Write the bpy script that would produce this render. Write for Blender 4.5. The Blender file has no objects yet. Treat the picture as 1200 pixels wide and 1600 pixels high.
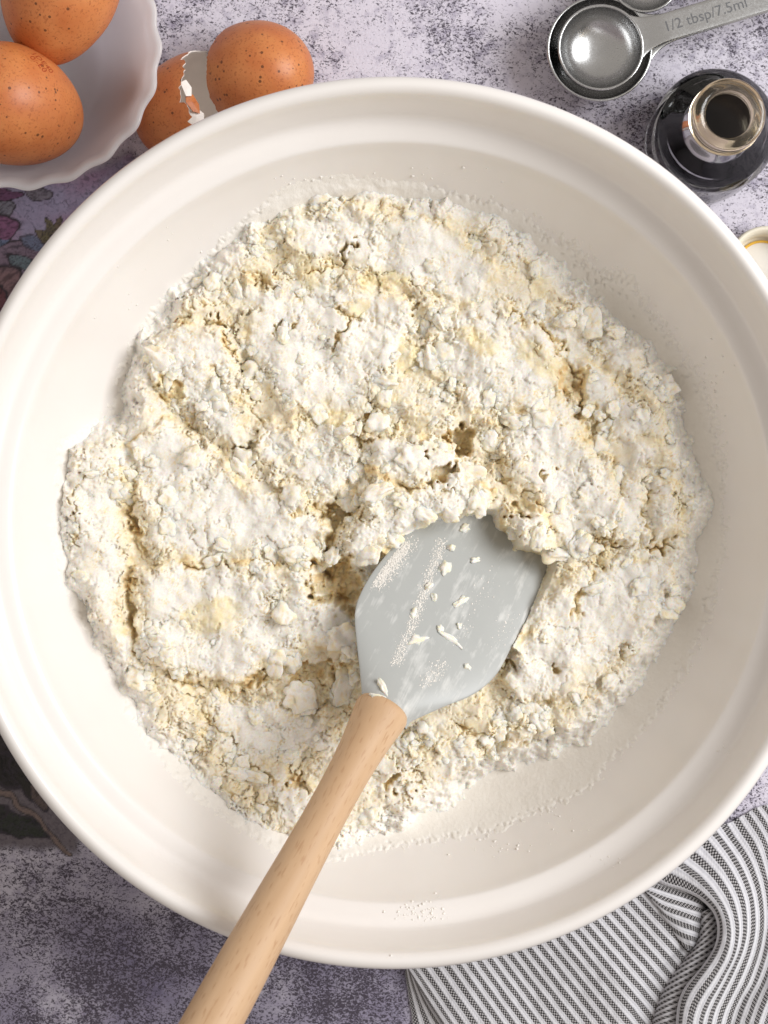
import bpy, bmesh, math, random
import numpy as np
from mathutils import Vector, Matrix

SC = bpy.context.scene
COL = SC.collection
CM = 0.01
FPX, DCAM = 3515.0, 95.0        # focal length in photo pixels, camera height above the table (cm)

# ------------------------------------------------------------------ camera, world, light, exposure
cam_d = bpy.data.cameras.new("camera")
cam = bpy.data.objects.new("camera", cam_d); COL.objects.link(cam)
cam.location = (0, 0, DCAM * CM)
cam_d.sensor_fit = 'VERTICAL'; cam_d.sensor_height = 24.0
cam_d.lens = FPX / 1600.0 * 24.0
cam_d.clip_start = 0.01; cam_d.clip_end = 20
cam_d.dof.use_dof = True; cam_d.dof.focus_distance = 0.885; cam_d.dof.aperture_fstop = 13.0
SC.camera = cam

world = bpy.data.worlds.new("World"); SC.world = world; world.use_nodes = True
wb = world.node_tree.nodes["Background"]
wb.inputs[0].default_value = (1.0, 0.925, 0.85, 1); wb.inputs[1].default_value = 0.50

def area(name, az, el, dist, size, power, color):
    l = bpy.data.lights.new(name, 'AREA'); l.shape = 'SQUARE'; l.size = size; l.energy = power; l.color = color
    o = bpy.data.objects.new(name, l); COL.objects.link(o)
    a, e = math.radians(az), math.radians(el)
    d = Vector((math.cos(e) * math.cos(a), math.cos(e) * math.sin(a), math.sin(e)))
    o.location = d * dist
    o.rotation_euler = (-d).to_track_quat('-Z', 'Y').to_euler()
    return o
area("window_light", 14, 44, 1.5, 0.80, 23.0, (0.97, 0.985, 1.0))

SC.view_settings.view_transform = 'Standard'; SC.view_settings.look = 'None'
SC.view_settings.exposure = 0.02; SC.view_settings.gamma = 1.0
SC.view_settings.use_curve_mapping = False
SC.cycles.use_denoising = True
SC.cycles.max_bounces = 10; SC.cycles.transmission_bounces = 10; SC.cycles.glossy_bounces = 4; SC.cycles.diffuse_bounces = 4
SC.cycles.caustics_refractive = False; SC.cycles.caustics_reflective = False

# ------------------------------------------------------------------ helpers
def at(px, py, z):
    s = FPX / (DCAM - z)
    return np.array([(px - 600) / s, (800 - py) / s, z])

def hashf(ix, iy, seed):
    h = (ix.astype(np.int64) * 374761393 + iy.astype(np.int64) * 668265263 + seed * 974634777) & 0xFFFFFFFF
    h = ((h ^ (h >> 13)) * 1274126177) & 0xFFFFFFFF
    h = ((h ^ (h >> 16)) * 2246822519) & 0xFFFFFFFF
    return ((h ^ (h >> 15)) & 0xFFFFFF) / float(0x1000000)

def noise(x, y, seed=0):
    x = np.asarray(x, float); y = np.asarray(y, float)
    ix = np.floor(x); iy = np.floor(y); fx = x - ix; fy = y - iy
    u = fx * fx * fx * (fx * (fx * 6 - 15) + 10); v = fy * fy * fy * (fy * (fy * 6 - 15) + 10)
    def g(dx, dy):
        a = hashf(ix + dx, iy + dy, seed) * 2 * np.pi
        return np.cos(a) * (fx - dx) + np.sin(a) * (fy - dy)
    a = g(0, 0) * (1 - u) + g(1, 0) * u
    b = g(0, 1) * (1 - u) + g(1, 1) * u
    return (a * (1 - v) + b * v) * 1.5

def fbm(x, y, seed=0, oct=4, gain=0.5):
    r = 0; a = 1; n = 0
    for i in range(oct):
        r = r + a * noise(x * 2 ** i, y * 2 ** i, seed + 17 * i); n += a; a *= gain
    return r / n

def worley(x, y, seed=0):
    ix = np.floor(x); iy = np.floor(y)
    f1 = np.full(x.shape, 9.0); f2 = np.full(x.shape, 9.0)
    idx = np.zeros(x.shape); vx = np.zeros(x.shape); vy = np.zeros(x.shape)
    for dx in (-1, 0, 1):
        for dy in (-1, 0, 1):
            cx = ix + dx; cy = iy + dy
            ax = cx + hashf(cx, cy, seed) - x; ay = cy + hashf(cx, cy, seed + 1) - y
            d = np.sqrt(ax * ax + ay * ay)
            near = d < f1
            f2 = np.where(near, f1, np.minimum(f2, d))
            idx = np.where(near, hashf(cx, cy, seed + 2), idx)
            vx = np.where(near, -ax, vx); vy = np.where(near, -ay, vy)
            f1 = np.where(near, d, f1)
    return f1, f2, idx, vx, vy

def sstep(a, b, x):
    t = np.clip((x - a) / (b - a), 0, 1); return t * t * (3 - 2 * t)

def sdpoly(x, y, poly):
    d = np.full(x.shape, 1e9); inside = np.zeros(x.shape, bool); n = len(poly)
    for i in range(n):
        ax, ay = poly[i]; bx, by = poly[(i + 1) % n]
        ex, ey = bx - ax, by - ay; wx, wy = x - ax, y - ay
        t = np.clip((wx * ex + wy * ey) / (ex * ex + ey * ey + 1e-12), 0, 1)
        d = np.minimum(d, (wx - ex * t) ** 2 + (wy - ey * t) ** 2)
        c = ((ay > y) != (by > y)) & (x < (bx - ax) * (y - ay) / (by - ay + 1e-12) + ax)
        inside ^= c
    d = np.sqrt(d); return np.where(inside, -d, d)

def sdline(x, y, pts):
    d = np.full(x.shape, 1e9)
    for (ax, ay), (bx, by) in zip(pts[:-1], pts[1:]):
        ex, ey = bx - ax, by - ay; wx, wy = x - ax, y - ay
        t = np.clip((wx * ex + wy * ey) / (ex * ex + ey * ey + 1e-12), 0, 1)
        d = np.minimum(d, (wx - ex * t) ** 2 + (wy - ey * t) ** 2)
    return np.sqrt(d)

def spline(P, n):
    """Catmull-Rom through the rows of P, n samples, spaced by arc length."""
    P = np.asarray(P, float)
    Q = np.vstack([2 * P[0] - P[1], P, 2 * P[-1] - P[-2]])
    out = []
    for i in range(1, len(Q) - 2):
        for t in np.linspace(0, 1, 24, endpoint=False):
            a, b, c, d = Q[i - 1], Q[i], Q[i + 1], Q[i + 2]
            out.append(0.5 * (2 * b + (c - a) * t + (2 * a - 5 * b + 4 * c - d) * t * t + (3 * b - a - 3 * c + d) * t ** 3))
    out.append(P[-1]); out = np.array(out)
    L = np.concatenate([[0], np.cumsum(np.linalg.norm(np.diff(out, axis=0), axis=1))])
    s = np.linspace(0, L[-1], n)
    return np.stack([np.interp(s, L, out[:, k]) for k in range(out.shape[1])], 1)

def build(name, V, Fc, mat, parent=None, loc=(0, 0, 0), smooth=True, colors=None, uvs=None, mats=None, fmat=None):
    """V in cm relative to loc (cm, in the parent's frame); Fc an (n,4)/(n,3) array or a list of tuples."""
    me = bpy.data.meshes.new(name)
    V = np.asarray(V, float) * CM
    if isinstance(Fc, np.ndarray):
        n, k = Fc.shape
        me.vertices.add(len(V)); me.vertices.foreach_set("co", V.astype(np.float32).ravel())
        me.loops.add(n * k); me.loops.foreach_set("vertex_index", Fc.astype(np.int32).ravel())
        me.polygons.add(n)
        me.polygons.foreach_set("loop_start", np.arange(0, n * k, k, dtype=np.int32))
        me.update(calc_edges=True); me.validate()
    else:
        me.from_pydata([tuple(v) for v in V], [], Fc); me.update()
    if smooth:
        me.polygons.foreach_set("use_smooth", np.ones(len(me.polygons), bool))
    if colors is not None:
        ca = me.color_attributes.new("col", 'FLOAT_COLOR', 'POINT')
        c = np.ones((len(me.vertices), 4), np.float32); c[:, :colors.shape[1]] = colors
        ca.data.foreach_set("color", c.ravel())
    if uvs is not None:
        uv = me.uv_layers.new(name="uv")
        li = np.zeros(len(me.loops), np.int32); me.loops.foreach_get("vertex_index", li)
        uv.data.foreach_set("uv", np.asarray(uvs, np.float32)[li].ravel())
    for m in (mats or [mat]):
        me.materials.append(m)
    if fmat is not None:
        me.polygons.foreach_set("material_index", np.asarray(fmat, np.int32))
    return link(name, me, parent, loc)

def link(name, me, parent=None, loc=(0, 0, 0)):
    o = bpy.data.objects.new(name, me); COL.objects.link(o)
    o.location = Vector(loc) * CM
    if parent: o.parent = parent
    return o

def empty(name, loc=(0, 0, 0)):
    return link(name, None, None, loc)

def tag(o, label=None, cat=None, group=None, kind=None):
    if label: o["label"] = label
    if cat: o["category"] = cat
    if group: o["group"] = group
    if kind: o["kind"] = kind
    return o

def grid_quads(nu, nv, wrap=False):
    i = np.arange(nu if wrap else nu - 1); j = np.arange(nv - 1)
    I, J = np.meshgrid(i, j, indexing='ij'); I2 = (I + 1) % nu
    return np.stack([I * nv + J, I2 * nv + J, I2 * nv + J + 1, I * nv + J + 1], -1).reshape(-1, 4)

def lathe(profile, segs=96, rmod=None):
    """profile (n,2) of r,z -> vertices and quads; walk it so that the outside is on the right."""
    p = np.asarray(profile, float); n = len(p)
    th = np.linspace(0, 2 * np.pi, segs, endpoint=False)
    T, R = np.meshgrid(th, p[:, 0], indexing='ij'); Z = np.broadcast_to(p[:, 1], T.shape)
    if rmod is not None:
        R, Z = rmod(T, R, Z)
    V = np.stack([R * np.cos(T), R * np.sin(T), Z], -1).reshape(-1, 3)
    return V, grid_quads(segs, n, wrap=True)

def noise3(P, seed, f):
    """cheap 3-d noise for lumps: three planes of 2-d noise"""
    return (noise(P[:, 0] * f + 3.1, P[:, 1] * f, seed) + noise(P[:, 1] * f, P[:, 2] * f + 7.7, seed + 5) + noise(P[:, 2] * f, P[:, 0] * f + 1.3, seed + 9)) * 0.6

def ico(sub):
    bm = bmesh.new(); bmesh.ops.create_icosphere(bm, subdivisions=sub, radius=1)
    V = np.array([v.co[:] for v in bm.verts]); Fc = np.array([[v.index for v in f.verts] for f in bm.faces]); bm.free()
    return V, Fc

# ------------------------------------------------------------------ materials
class NT:
    def __init__(self, name):
        self.m = bpy.data.materials.new(name); self.m.use_nodes = True
        self.t = self.m.node_tree; self.n = self.t.nodes; self.l = self.t.links
        self.b = self.n["Principled BSDF"]; self.out = self.n["Material Output"]
    def new(self, typ, **kw):
        nd = self.n.new(typ)
        for k, v in kw.items():
            if k in nd.inputs.keys() if hasattr(nd.inputs, 'keys') else False: nd.inputs[k].default_value = v
            else: setattr(nd, k, v)
        return nd
    def link(self, a, b): self.l.new(a, b)
    def set(self, **kw):
        for k, v in kw.items():
            self.b.inputs[k.replace('_', ' ')].default_value = v
    def coords(self, scale=(100, 100, 100), rot=(0, 0, 0), kind="Object"):
        tc = self.n.new("ShaderNodeTexCoord"); mp = self.n.new("ShaderNodeMapping")
        mp.inputs["Scale"].default_value = scale; mp.inputs["Rotation"].default_value = rot
        self.link(tc.outputs[kind], mp.inputs["Vector"]); return mp.outputs["Vector"]
    def noise(self, vec, scale, detail=3, rough=0.5, dist=0):
        nd = self.n.new("ShaderNodeTexNoise"); nd.inputs["Scale"].default_value = scale
        nd.inputs["Detail"].default_value = detail; nd.inputs["Roughness"].default_value = rough; nd.inputs["Distortion"].default_value = dist
        self.link(vec, nd.inputs["Vector"]); return nd.outputs["Fac"]
    def ramp(self, fac, stops):
        nd = self.n.new("ShaderNodeValToRGB"); cr = nd.color_ramp
        while len(cr.elements) < len(stops): cr.elements.new(0.5)
        for e, (p, c) in zip(cr.elements, stops):
            e.position = p; e.color = (c, c, c, 1) if isinstance(c, (int, float)) else (*c, 1)
        self.link(fac, nd.inputs["Fac"]); return nd.outputs["Color"]
    def mix(self, fac, a, b, blend='MIX'):
        nd = self.n.new("ShaderNodeMix"); nd.data_type = 'RGBA'; nd.blend_type = blend
        for sock, v in ((nd.inputs[0], fac), (nd.inputs[6], a), (nd.inputs[7], b)):
            if isinstance(v, (int, float)): sock.default_value = v
            elif isinstance(v, tuple): sock.default_value = (*v, 1)
            else: self.link(v, sock)
        return nd.outputs[2]
    def math(self, op, a, b=0.0):
        nd = self.n.new("ShaderNodeMath"); nd.operation = op
        for s, v in ((nd.inputs[0], a), (nd.inputs[1], b)):
            if isinstance(v, (int, float)): s.default_value = v
            else: self.link(v, s)
        return nd.outputs[0]
    def bump(self, h, strength, dist):
        nd = self.n.new("ShaderNodeBump"); nd.inputs["Strength"].default_value = strength; nd.inputs["Distance"].default_value = dist * CM
        self.link(h, nd.inputs["Height"]); self.link(nd.outputs["Normal"], self.b.inputs["Normal"])
    def color(self, c): self.link(c, self.b.inputs["Base Color"])

def simple(name, col, rough=0.5, **kw):
    m = NT(name); m.set(Base_Color=(*col, 1), Roughness=rough, **kw)
    v = m.coords(); f = m.noise(v, 1.3, 4)
    m.color(m.mix(m.ramp(f, [(0.3, 0.0), (0.7, 1.0)]), tuple(c * 0.95 for c in col), col))
    return m.m

def concrete(name, floral=False):
    m = NT(name); v = m.coords()
    big = m.noise(v, 0.28, 3, 0.55); mid = m.noise(v, 0.9, 3, 0.6)
    # speckle and smudge get denser towards the near edge of the board
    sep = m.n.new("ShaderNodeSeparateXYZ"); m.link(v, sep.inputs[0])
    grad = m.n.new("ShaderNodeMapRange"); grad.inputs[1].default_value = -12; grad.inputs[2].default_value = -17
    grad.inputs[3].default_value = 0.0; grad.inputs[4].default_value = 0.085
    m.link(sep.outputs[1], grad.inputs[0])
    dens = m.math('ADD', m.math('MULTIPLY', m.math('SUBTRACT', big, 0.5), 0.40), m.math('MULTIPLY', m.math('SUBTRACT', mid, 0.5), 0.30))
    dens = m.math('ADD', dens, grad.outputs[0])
    vs = m.coords((100 * 0.80, 100 * 1.15, 100), (0, 0, math.radians(38)))
    sp = m.noise(vs, 10.0, 2.0, 0.6, 1.1)
    sm = m.math('ADD', sp, dens)
    mask = m.ramp(sm, [(0.55, 0.0), (0.63, 1.0)])
    smudge = m.ramp(m.math('ADD', m.noise(v, 2.2, 4, 0.6), m.math('MULTIPLY', dens, 1.2)), [(0.48, 0.0), (0.85, 1.0)])
    base = m.mix(m.noise(v, 0.5, 3), (0.60, 0.56, 0.65), (0.70, 0.66, 0.725))
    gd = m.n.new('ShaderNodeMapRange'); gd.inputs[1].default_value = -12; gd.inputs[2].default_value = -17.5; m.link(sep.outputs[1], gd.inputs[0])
    base = m.mix(m.math('MULTIPLY', gd.outputs[0], m.ramp(m.noise(v, 0.22, 3), [(0.35, 0.35), (0.6, 1.0)])), base, (0.165, 0.145, 0.225))     # darker mottled print near the front, with the bowl's shade painted into it
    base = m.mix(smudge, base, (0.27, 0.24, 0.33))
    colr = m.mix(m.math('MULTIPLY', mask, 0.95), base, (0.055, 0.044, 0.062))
    if floral:
        at_ = m.n.new("ShaderNodeVertexColor"); at_.layer_name = "col"
        fine = m.noise(v, 6, 4, 0.65)
        pr = m.mix(0.45, at_.outputs[0], m.mix(fine, (0, 0, 0), at_.outputs[0]))
        pr = m.mix(m.ramp(m.noise(v, 3.2, 3, 0.6, 1.5), [(0.5, 0.0), (0.66, 0.5)]), pr, (0.05, 0.04, 0.06), 'MIX')
        colr = m.mix(at_.outputs[1], colr, pr)
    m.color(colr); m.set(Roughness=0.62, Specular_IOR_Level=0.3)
    m.bump(m.math('SUBTRACT', m.noise(v, 9, 4, 0.6), m.math('MULTIPLY', mask, 0.5)), 0.55, 0.04)
    return m.m

def m_ceramic():
    m = NT("cream_glaze"); v = m.coords()
    f = m.noise(v, 0.35, 3)
    m.color(m.mix(f, (0.78, 0.735, 0.70), (0.81, 0.775, 0.745)))
    m.set(Roughness=0.24, Specular_IOR_Level=0.45, Coat_Weight=0.25, Coat_Roughness=0.12)
    m.bump(m.noise(v, 1.1, 2), 0.05, 0.05)
    return m.m

def m_dough(name="floury_dough", sss=0.0):
    m = NT(name); v = m.coords()
    at_ = m.n.new("ShaderNodeVertexColor"); at_.layer_name = "col"
    f = m.noise(v, 14, 3, 0.7)
    m.color(m.mix(m.ramp(f, [(0.35, 0.0), (0.6, 1.0)]), m.mix(1.0, at_.outputs[0], (0.95, 0.92, 0.86), 'MULTIPLY'), at_.outputs[0]))
    m.set(Roughness=0.95, Specular_IOR_Level=0.12)
    if sss:
        m.set(Subsurface_Weight=sss, Subsurface_Radius=(1.0, 0.68, 0.38), Subsurface_Scale=0.0022)
    m.bump(m.noise(v, 11, 4, 0.7), 0.28, 0.04)
    return m.m

def m_flour():
    m = NT("flour_powder"); v = m.coords()
    m.color(m.mix(m.noise(v, 5, 4, 0.7), (0.79, 0.745, 0.685), (0.85, 0.815, 0.765)))
    m.set(Roughness=1.0, Specular_IOR_Level=0.1)
    m.bump(m.noise(v, 10, 4, 0.75), 0.5, 0.05)
    return m.m

def m_egg(seed):
    m = NT("brown_eggshell"); v0 = m.coords()
    mp = m.n.new("ShaderNodeMapping"); mp.inputs["Location"].default_value = (seed * 7.3, seed * 3.1, seed * 5.7); m.link(v0, mp.inputs[0]); v = mp.outputs[0]
    base = m.mix(m.ramp(m.noise(v, 0.8, 3), [(0.3, 0.0), (0.7, 1.0)]), (0.52, 0.155, 0.045), (0.62, 0.23, 0.075))
    base = m.mix(m.ramp(m.noise(v, 9, 2, 0.6), [(0.55, 0.0), (0.66, 0.6)]), base, (0.34, 0.09, 0.026))
    vo = m.n.new("ShaderNodeTexVoronoi"); vo.inputs["Scale"].default_value = 3.3; vo.inputs["Randomness"].default_value = 1.0; m.link(v, vo.inputs["Vector"])
    rnd = m.n.new("ShaderNodeSeparateColor"); m.link(vo.outputs["Color"], rnd.inputs[0])
    spot = m.math('LESS_THAN', m.math('ADD', vo.outputs["Distance"], m.math('MULTIPLY', m.noise(v, 9, 2), 0.06)), m.math('SUBTRACT', m.math('MULTIPLY', rnd.outputs[0], 0.31), 0.045))
    base = m.mix(m.math('MULTIPLY', spot, 0.8), base, (0.09, 0.03, 0.012))
    m.color(base); m.set(Roughness=0.42, Specular_IOR_Level=0.42, Subsurface_Weight=0.12, Subsurface_Radius=(1, 0.3, 0.1), Subsurface_Scale=0.002)
    m.bump(m.noise(v, 22, 2, 0.5), 0.14, 0.03)
    return m.m

def m_wood():
    m = NT("beech_wood"); v = m.coords((100, 100, 100)); tc = m.coords((160, 160, 16))
    g = m.noise(m.coords((60, 60, 5)), 1.0, 4, 0.6, 0.4)
    base = m.mix(m.ramp(g, [(0.3, 0.0), (0.7, 1.0)]), (0.47, 0.295, 0.165), (0.65, 0.45, 0.285))
    fl = m.noise(m.coords((1000, 1000, 170)), 1.0, 1.0, 0.5)
    base = m.mix(m.ramp(fl, [(0.60, 0.0), (0.70, 0.68)]), base, (0.40, 0.22, 0.115))
    fine = m.noise(m.coords((900, 900, 30)), 1.0, 2)
    base = m.mix(m.math('MULTIPLY', fine, 0.3), base, (0.58, 0.37, 0.21))
    m.color(base); m.set(Roughness=0.5, Specular_IOR_Level=0.3)
    m.bump(m.math('SUBTRACT', m.math('MULTIPLY', fine, 0.4), fl), 0.2, 0.02)
    return m.m

def m_silicone():
    m = NT("grey_silicone"); v = m.coords((100, 100, 100))
    base = m.mix(m.noise(v, 0.7, 3), (0.375, 0.382, 0.368), (0.41, 0.416, 0.40))
    # thin dried flour drag marks running along the blade
    st = m.noise(m.coords((100, 620, 100)), 0.42, 5, 0.68, 0.3)
    pt = m.noise(v, 0.62, 4, 0.6)
    film = m.ramp(m.math('ADD', m.math('MULTIPLY', st, 0.6), m.math('MULTIPLY', pt, 0.6)), [(0.63, 0.0), (0.80, 0.6)])
    base = m.mix(film, base, (0.78, 0.77, 0.74))
    m.color(base)
    m.link(m.ramp(film, [(0.0, 0.34), (1.0, 0.8)]), m.b.inputs["Roughness"])
    m.set(Specular_IOR_Level=0.35)
    m.bump(m.math('ADD', film, m.math('MULTIPLY', m.noise(v, 14, 3), 0.1)), 0.25, 0.03)
    return m.m

def m_steel():
    m = NT("brushed_steel"); v = m.coords((100, 100, 100))
    m.set(Base_Color=(0.60, 0.60, 0.60, 1), Metallic=1.0)
    f = m.noise(v, 14, 3, 0.7)
    m.link(m.ramp(f, [(0.3, 0.20), (0.7, 0.30)]), m.b.inputs["Roughness"])
    m.color(m.mix(m.noise(v, 1.5, 3), (0.47, 0.47, 0.475), (0.57, 0.57, 0.565)))
    m.bump(f, 0.06, 0.02)
    return m.m

def m_milk():
    m = NT("milk_glass"); v = m.coords()
    m.color(m.mix(m.noise(v, 0.6, 2), (0.80, 0.80, 0.81), (0.84, 0.84, 0.845)))
    m.set(Roughness=0.13, Specular_IOR_Level=0.5, Subsurface_Weight=0.25, Subsurface_Radius=(1, 1, 1), Subsurface_Scale=0.003)
    m.bump(m.noise(v, 0.9, 2), 0.06, 0.05)
    tr = m.n.new("ShaderNodeBsdfTranslucent"); tr.inputs[0].default_value = (0.93, 0.92, 0.93, 1)
    ms = m.n.new("ShaderNodeMixShader"); ms.inputs[0].default_value = 0.65
    m.link(m.b.outputs[0], ms.inputs[1]); m.link(tr.outputs[0], ms.inputs[2]); m.link(ms.outputs[0], m.out.inputs[0])
    return m.m

def m_glass(name, col, rough=0.02, ior=1.47, coat=0.0):
    m = NT(name); m.set(Base_Color=(*col, 1), Roughness=rough, Transmission_Weight=1.0, IOR=ior, Coat_Weight=coat, Coat_Roughness=0.02)
    v = m.coords(); m.bump(m.noise(v, 2.0, 2), 0.04, 0.03)
    return m.m

def m_towel():
    m = NT("striped_linen")
    tc = m.n.new("ShaderNodeTexCoord"); uv = tc.outputs["UV"]
    sep = m.n.new("ShaderNodeSeparateXYZ"); m.link(uv, sep.inputs[0])
    u, w = sep.outputs[0], sep.outputs[1]                       # u: stripes, w: cm along the stripe
    wob = m.math('MULTIPLY', m.math('SUBTRACT', m.noise(uv, 1.2, 2), 0.5), 0.10)
    fr = m.math('FRACT', m.math('ADD', u, wob))
    band = m.math('MULTIPLY', m.ramp(fr, [(0.03, 0.0), (0.08, 1.0)]), m.ramp(fr, [(0.54, 1.0), (0.60, 0.0)]))
    # threads: 8 across a stripe period, checkered against the weft
    a = m.math('SINE', m.math('MULTIPLY', u, 2 * math.pi * 3))
    b = m.math('SINE', m.math('MULTIPLY', w, 2 * math.pi * 7.0))
    chk = m.ramp(m.math('ADD', m.math('MULTIPLY', m.math('MULTIPLY', a, b), 0.5), m.math('MULTIPLY', m.noise(uv, 30, 2), 0.9)), [(0.36, 0.0), (0.78, 1.0)])
    light = m.mix(m.ramp(m.math('ADD', m.math('MULTIPLY', a, 0.25), 0.5), [(0.2, 0.0), (0.9, 1.0)]), (0.51, 0.505, 0.535), (0.73, 0.72, 0.74))
    dark = m.mix(chk, (0.022, 0.02, 0.022), (0.50, 0.48, 0.48))
    m.color(m.mix(band, light, dark)); m.set(Roughness=0.9, Specular_IOR_Level=0.15)
    m.bump(m.math('ADD', m.math('MULTIPLY', a, b), m.noise(uv, 18, 3)), 0.35, 0.02)
    return m.m

CERAMIC = m_ceramic(); DOUGH = m_dough("floury_dough", 0.55); FLOUR = m_flour()
WOOD = m_wood(); SILICONE = m_silicone(); STEEL = m_steel(); MILK = m_milk(); TOWEL = m_towel()

# ------------------------------------------------------------------ tabletop
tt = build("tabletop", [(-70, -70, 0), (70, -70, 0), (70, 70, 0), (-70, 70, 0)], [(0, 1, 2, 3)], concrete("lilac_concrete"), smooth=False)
tag(tt, "pale lilac speckled concrete board under everything", "tabletop", kind="structure")

# flowers printed on the board (flat print): coloured per vertex, fading into the bare concrete
def floral_print():
    st = 0.06
    xs = np.arange(-26, -6, st); ys = np.arange(-18, 16, st)
    X, Y = np.meshgrid(xs, ys, indexing='ij')
    wx = X + 0.25 * fbm(X * 0.9, Y * 0.9, 3); wy = Y + 0.25 * fbm(X * 0.9, Y * 0.9, 8)
    C = np.zeros(X.shape + (3,)); A = np.zeros(X.shape)
    def P(px, py): a = at(px, py, 0); return a[0], a[1]
    def paint(mask, col, k=1.0):
        nonlocal C, A
        mk = (mask * k)[..., None]; C = C * (1 - mk) + np.array(col) * mk; A = np.maximum(A, mask * k)
    # washed violet ground in the upper patch, dark foliage in the lower one
    n = fbm(X * 0.5, Y * 0.5, 21)
    up = sstep(0.4, -0.4, sdpoly(wx, wy, [P(-400, 262), P(0, 262), P(120, 272), P(205, 235), P(330, 380), P(330, 700), P(-400, 700)]))
    t = sstep(-0.4, 0.4, n)[..., None]
    mk = up[..., None]
    C = C * (1 - mk) + (np.array([0.42, 0.28, 0.42]) * (1 - t) + np.array([0.40, 0.36, 0.52]) * t) * mk; A = np.maximum(A, up)
    lo = sstep(0.35, -0.15, sdpoly(wx, wy, [P(-400, 640), P(200, 640), P(240, 1180), P(130, 1290), P(118, 1330), P(95, 1318), P(60, 1326), P(30, 1322), P(-60, 1318), P(-400, 1320)]))
    C = C * (1 - lo[..., None]) + np.array([0.20, 0.17, 0.19]) * lo[..., None]; A = np.maximum(A, lo)
    def petal(px, py, lx, ly, ang, col, edge=(0.05, 0.04, 0.05), vein=0.5, k=1.0):
        cx, cy = P(px, py); a = math.radians(ang)
        u = ((wx - cx) * math.cos(a) + (wy - cy) * math.sin(a)) / lx; v = (-(wx - cx) * math.sin(a) + (wy - cy) * math.cos(a)) / ly
        w = np.sqrt(u * u + (v / np.clip(1 - 0.35 * u, 0.3, 2)) ** 2)
        inside = sstep(1.06, 0.98, w)
        paint(inside, edge, k)
        body = sstep(0.93, 0.84, w)
        st_ = 1 - vein * sstep(0.1, 0.35, noise(u * 1.5, v * 6 + 5, int(px + py * 7) % 97))
        mk = body[..., None] * k
        C[:] = C * (1 - mk) + (np.array(col) * st_[..., None]) * mk
    # upper left: grey blossom, rose, small olive leaves
    petal(12, 305, 0.75, 0.28, 4, (0.22, 0.10, 0.20)); petal(62, 303, 0.55, 0.32, -8, (0.26, 0.23, 0.28))
    petal(5, 330, 0.50, 0.42, 35, (0.28, 0.27, 0.33)); petal(8, 357, 0.66, 0.55, 10, (0.30, 0.13, 0.25))
    petal(-30, 350, 0.7, 0.7, 60, (0.28, 0.16, 0.26))
    petal(78, 352, 0.42, 0.19, 115, (0.20, 0.17, 0.11)); petal(62, 366, 0.28, 0.2, 150, (0.22, 0.18, 0.12)); petal(92, 350, 0.3, 0.16, 60, (0.18, 0.14, 0.10)); petal(74, 368, 0.35, 0.2, 60, (0.20, 0.17, 0.10))
    petal(30, 400, 1.15, 0.62, 8, (0.27, 0.20, 0.27)); petal(55, 383, 0.7, 0.3, -20, (0.24, 0.28, 0.42), k=0.8)
    petal(38, 415, 0.8, 0.25, -35, (0.20, 0.26, 0.30)); petal(5, 440, 0.9, 0.75, 40, (0.32, 0.20, 0.22)); petal(-5, 470, 0.8, 0.6, 70, (0.20, 0.08, 0.10)); petal(0, 378, 0.5, 0.18, 10, (0.2, 0.25, 0.4))
    petal(120, 440, 1.2, 0.8, 30, (0.3, 0.12, 0.16)); petal(60, 520, 1.4, 1.0, 80, (0.32, 0.12, 0.14)); petal(-40, 560, 1.6, 1.1, 30, (0.25, 0.2, 0.22))
    # lower left: near-black leaves, a thin stem
    petal(10, 1180, 1.6, 0.75, 110, (0.035, 0.03, 0.03)); petal(-40, 1230, 1.5, 0.9, 60, (0.03, 0.035, 0.03)); petal(40, 1215, 1.1, 0.5, 125, (0.04, 0.035, 0.03))
    petal(30, 1290, 1.5, 0.55, -18, (0.04, 0.045, 0.035)); petal(-30, 1275, 1.3, 0.6, 15, (0.04, 0.04, 0.035)); petal(60, 1245, 0.8, 0.25, 120, (0.16, 0.12, 0.11)); petal(20, 1130, 1.5, 0.7, 60, (0.05, 0.04, 0.04))
    stem = [P(-40, 1225), P(10, 1242), P(45, 1268), P(75, 1295), P(108, 1335)]
    d = sdline(wx, wy, stem)
    paint(sstep(0.16, 0.11, d), (0.06, 0.05, 0.05)); paint(sstep(0.10, 0.07, d), (0.26, 0.19, 0.17))
    colr = np.concatenate([np.clip(C, 0, 1), np.clip(A, 0, 1)[..., None]], -1).reshape(-1, 4)
    V = np.stack([X, Y, np.full(X.shape, 0.03)], -1).reshape(-1, 3)
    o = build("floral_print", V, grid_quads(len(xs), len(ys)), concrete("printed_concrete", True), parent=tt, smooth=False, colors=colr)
    return o
floral_print()

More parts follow.
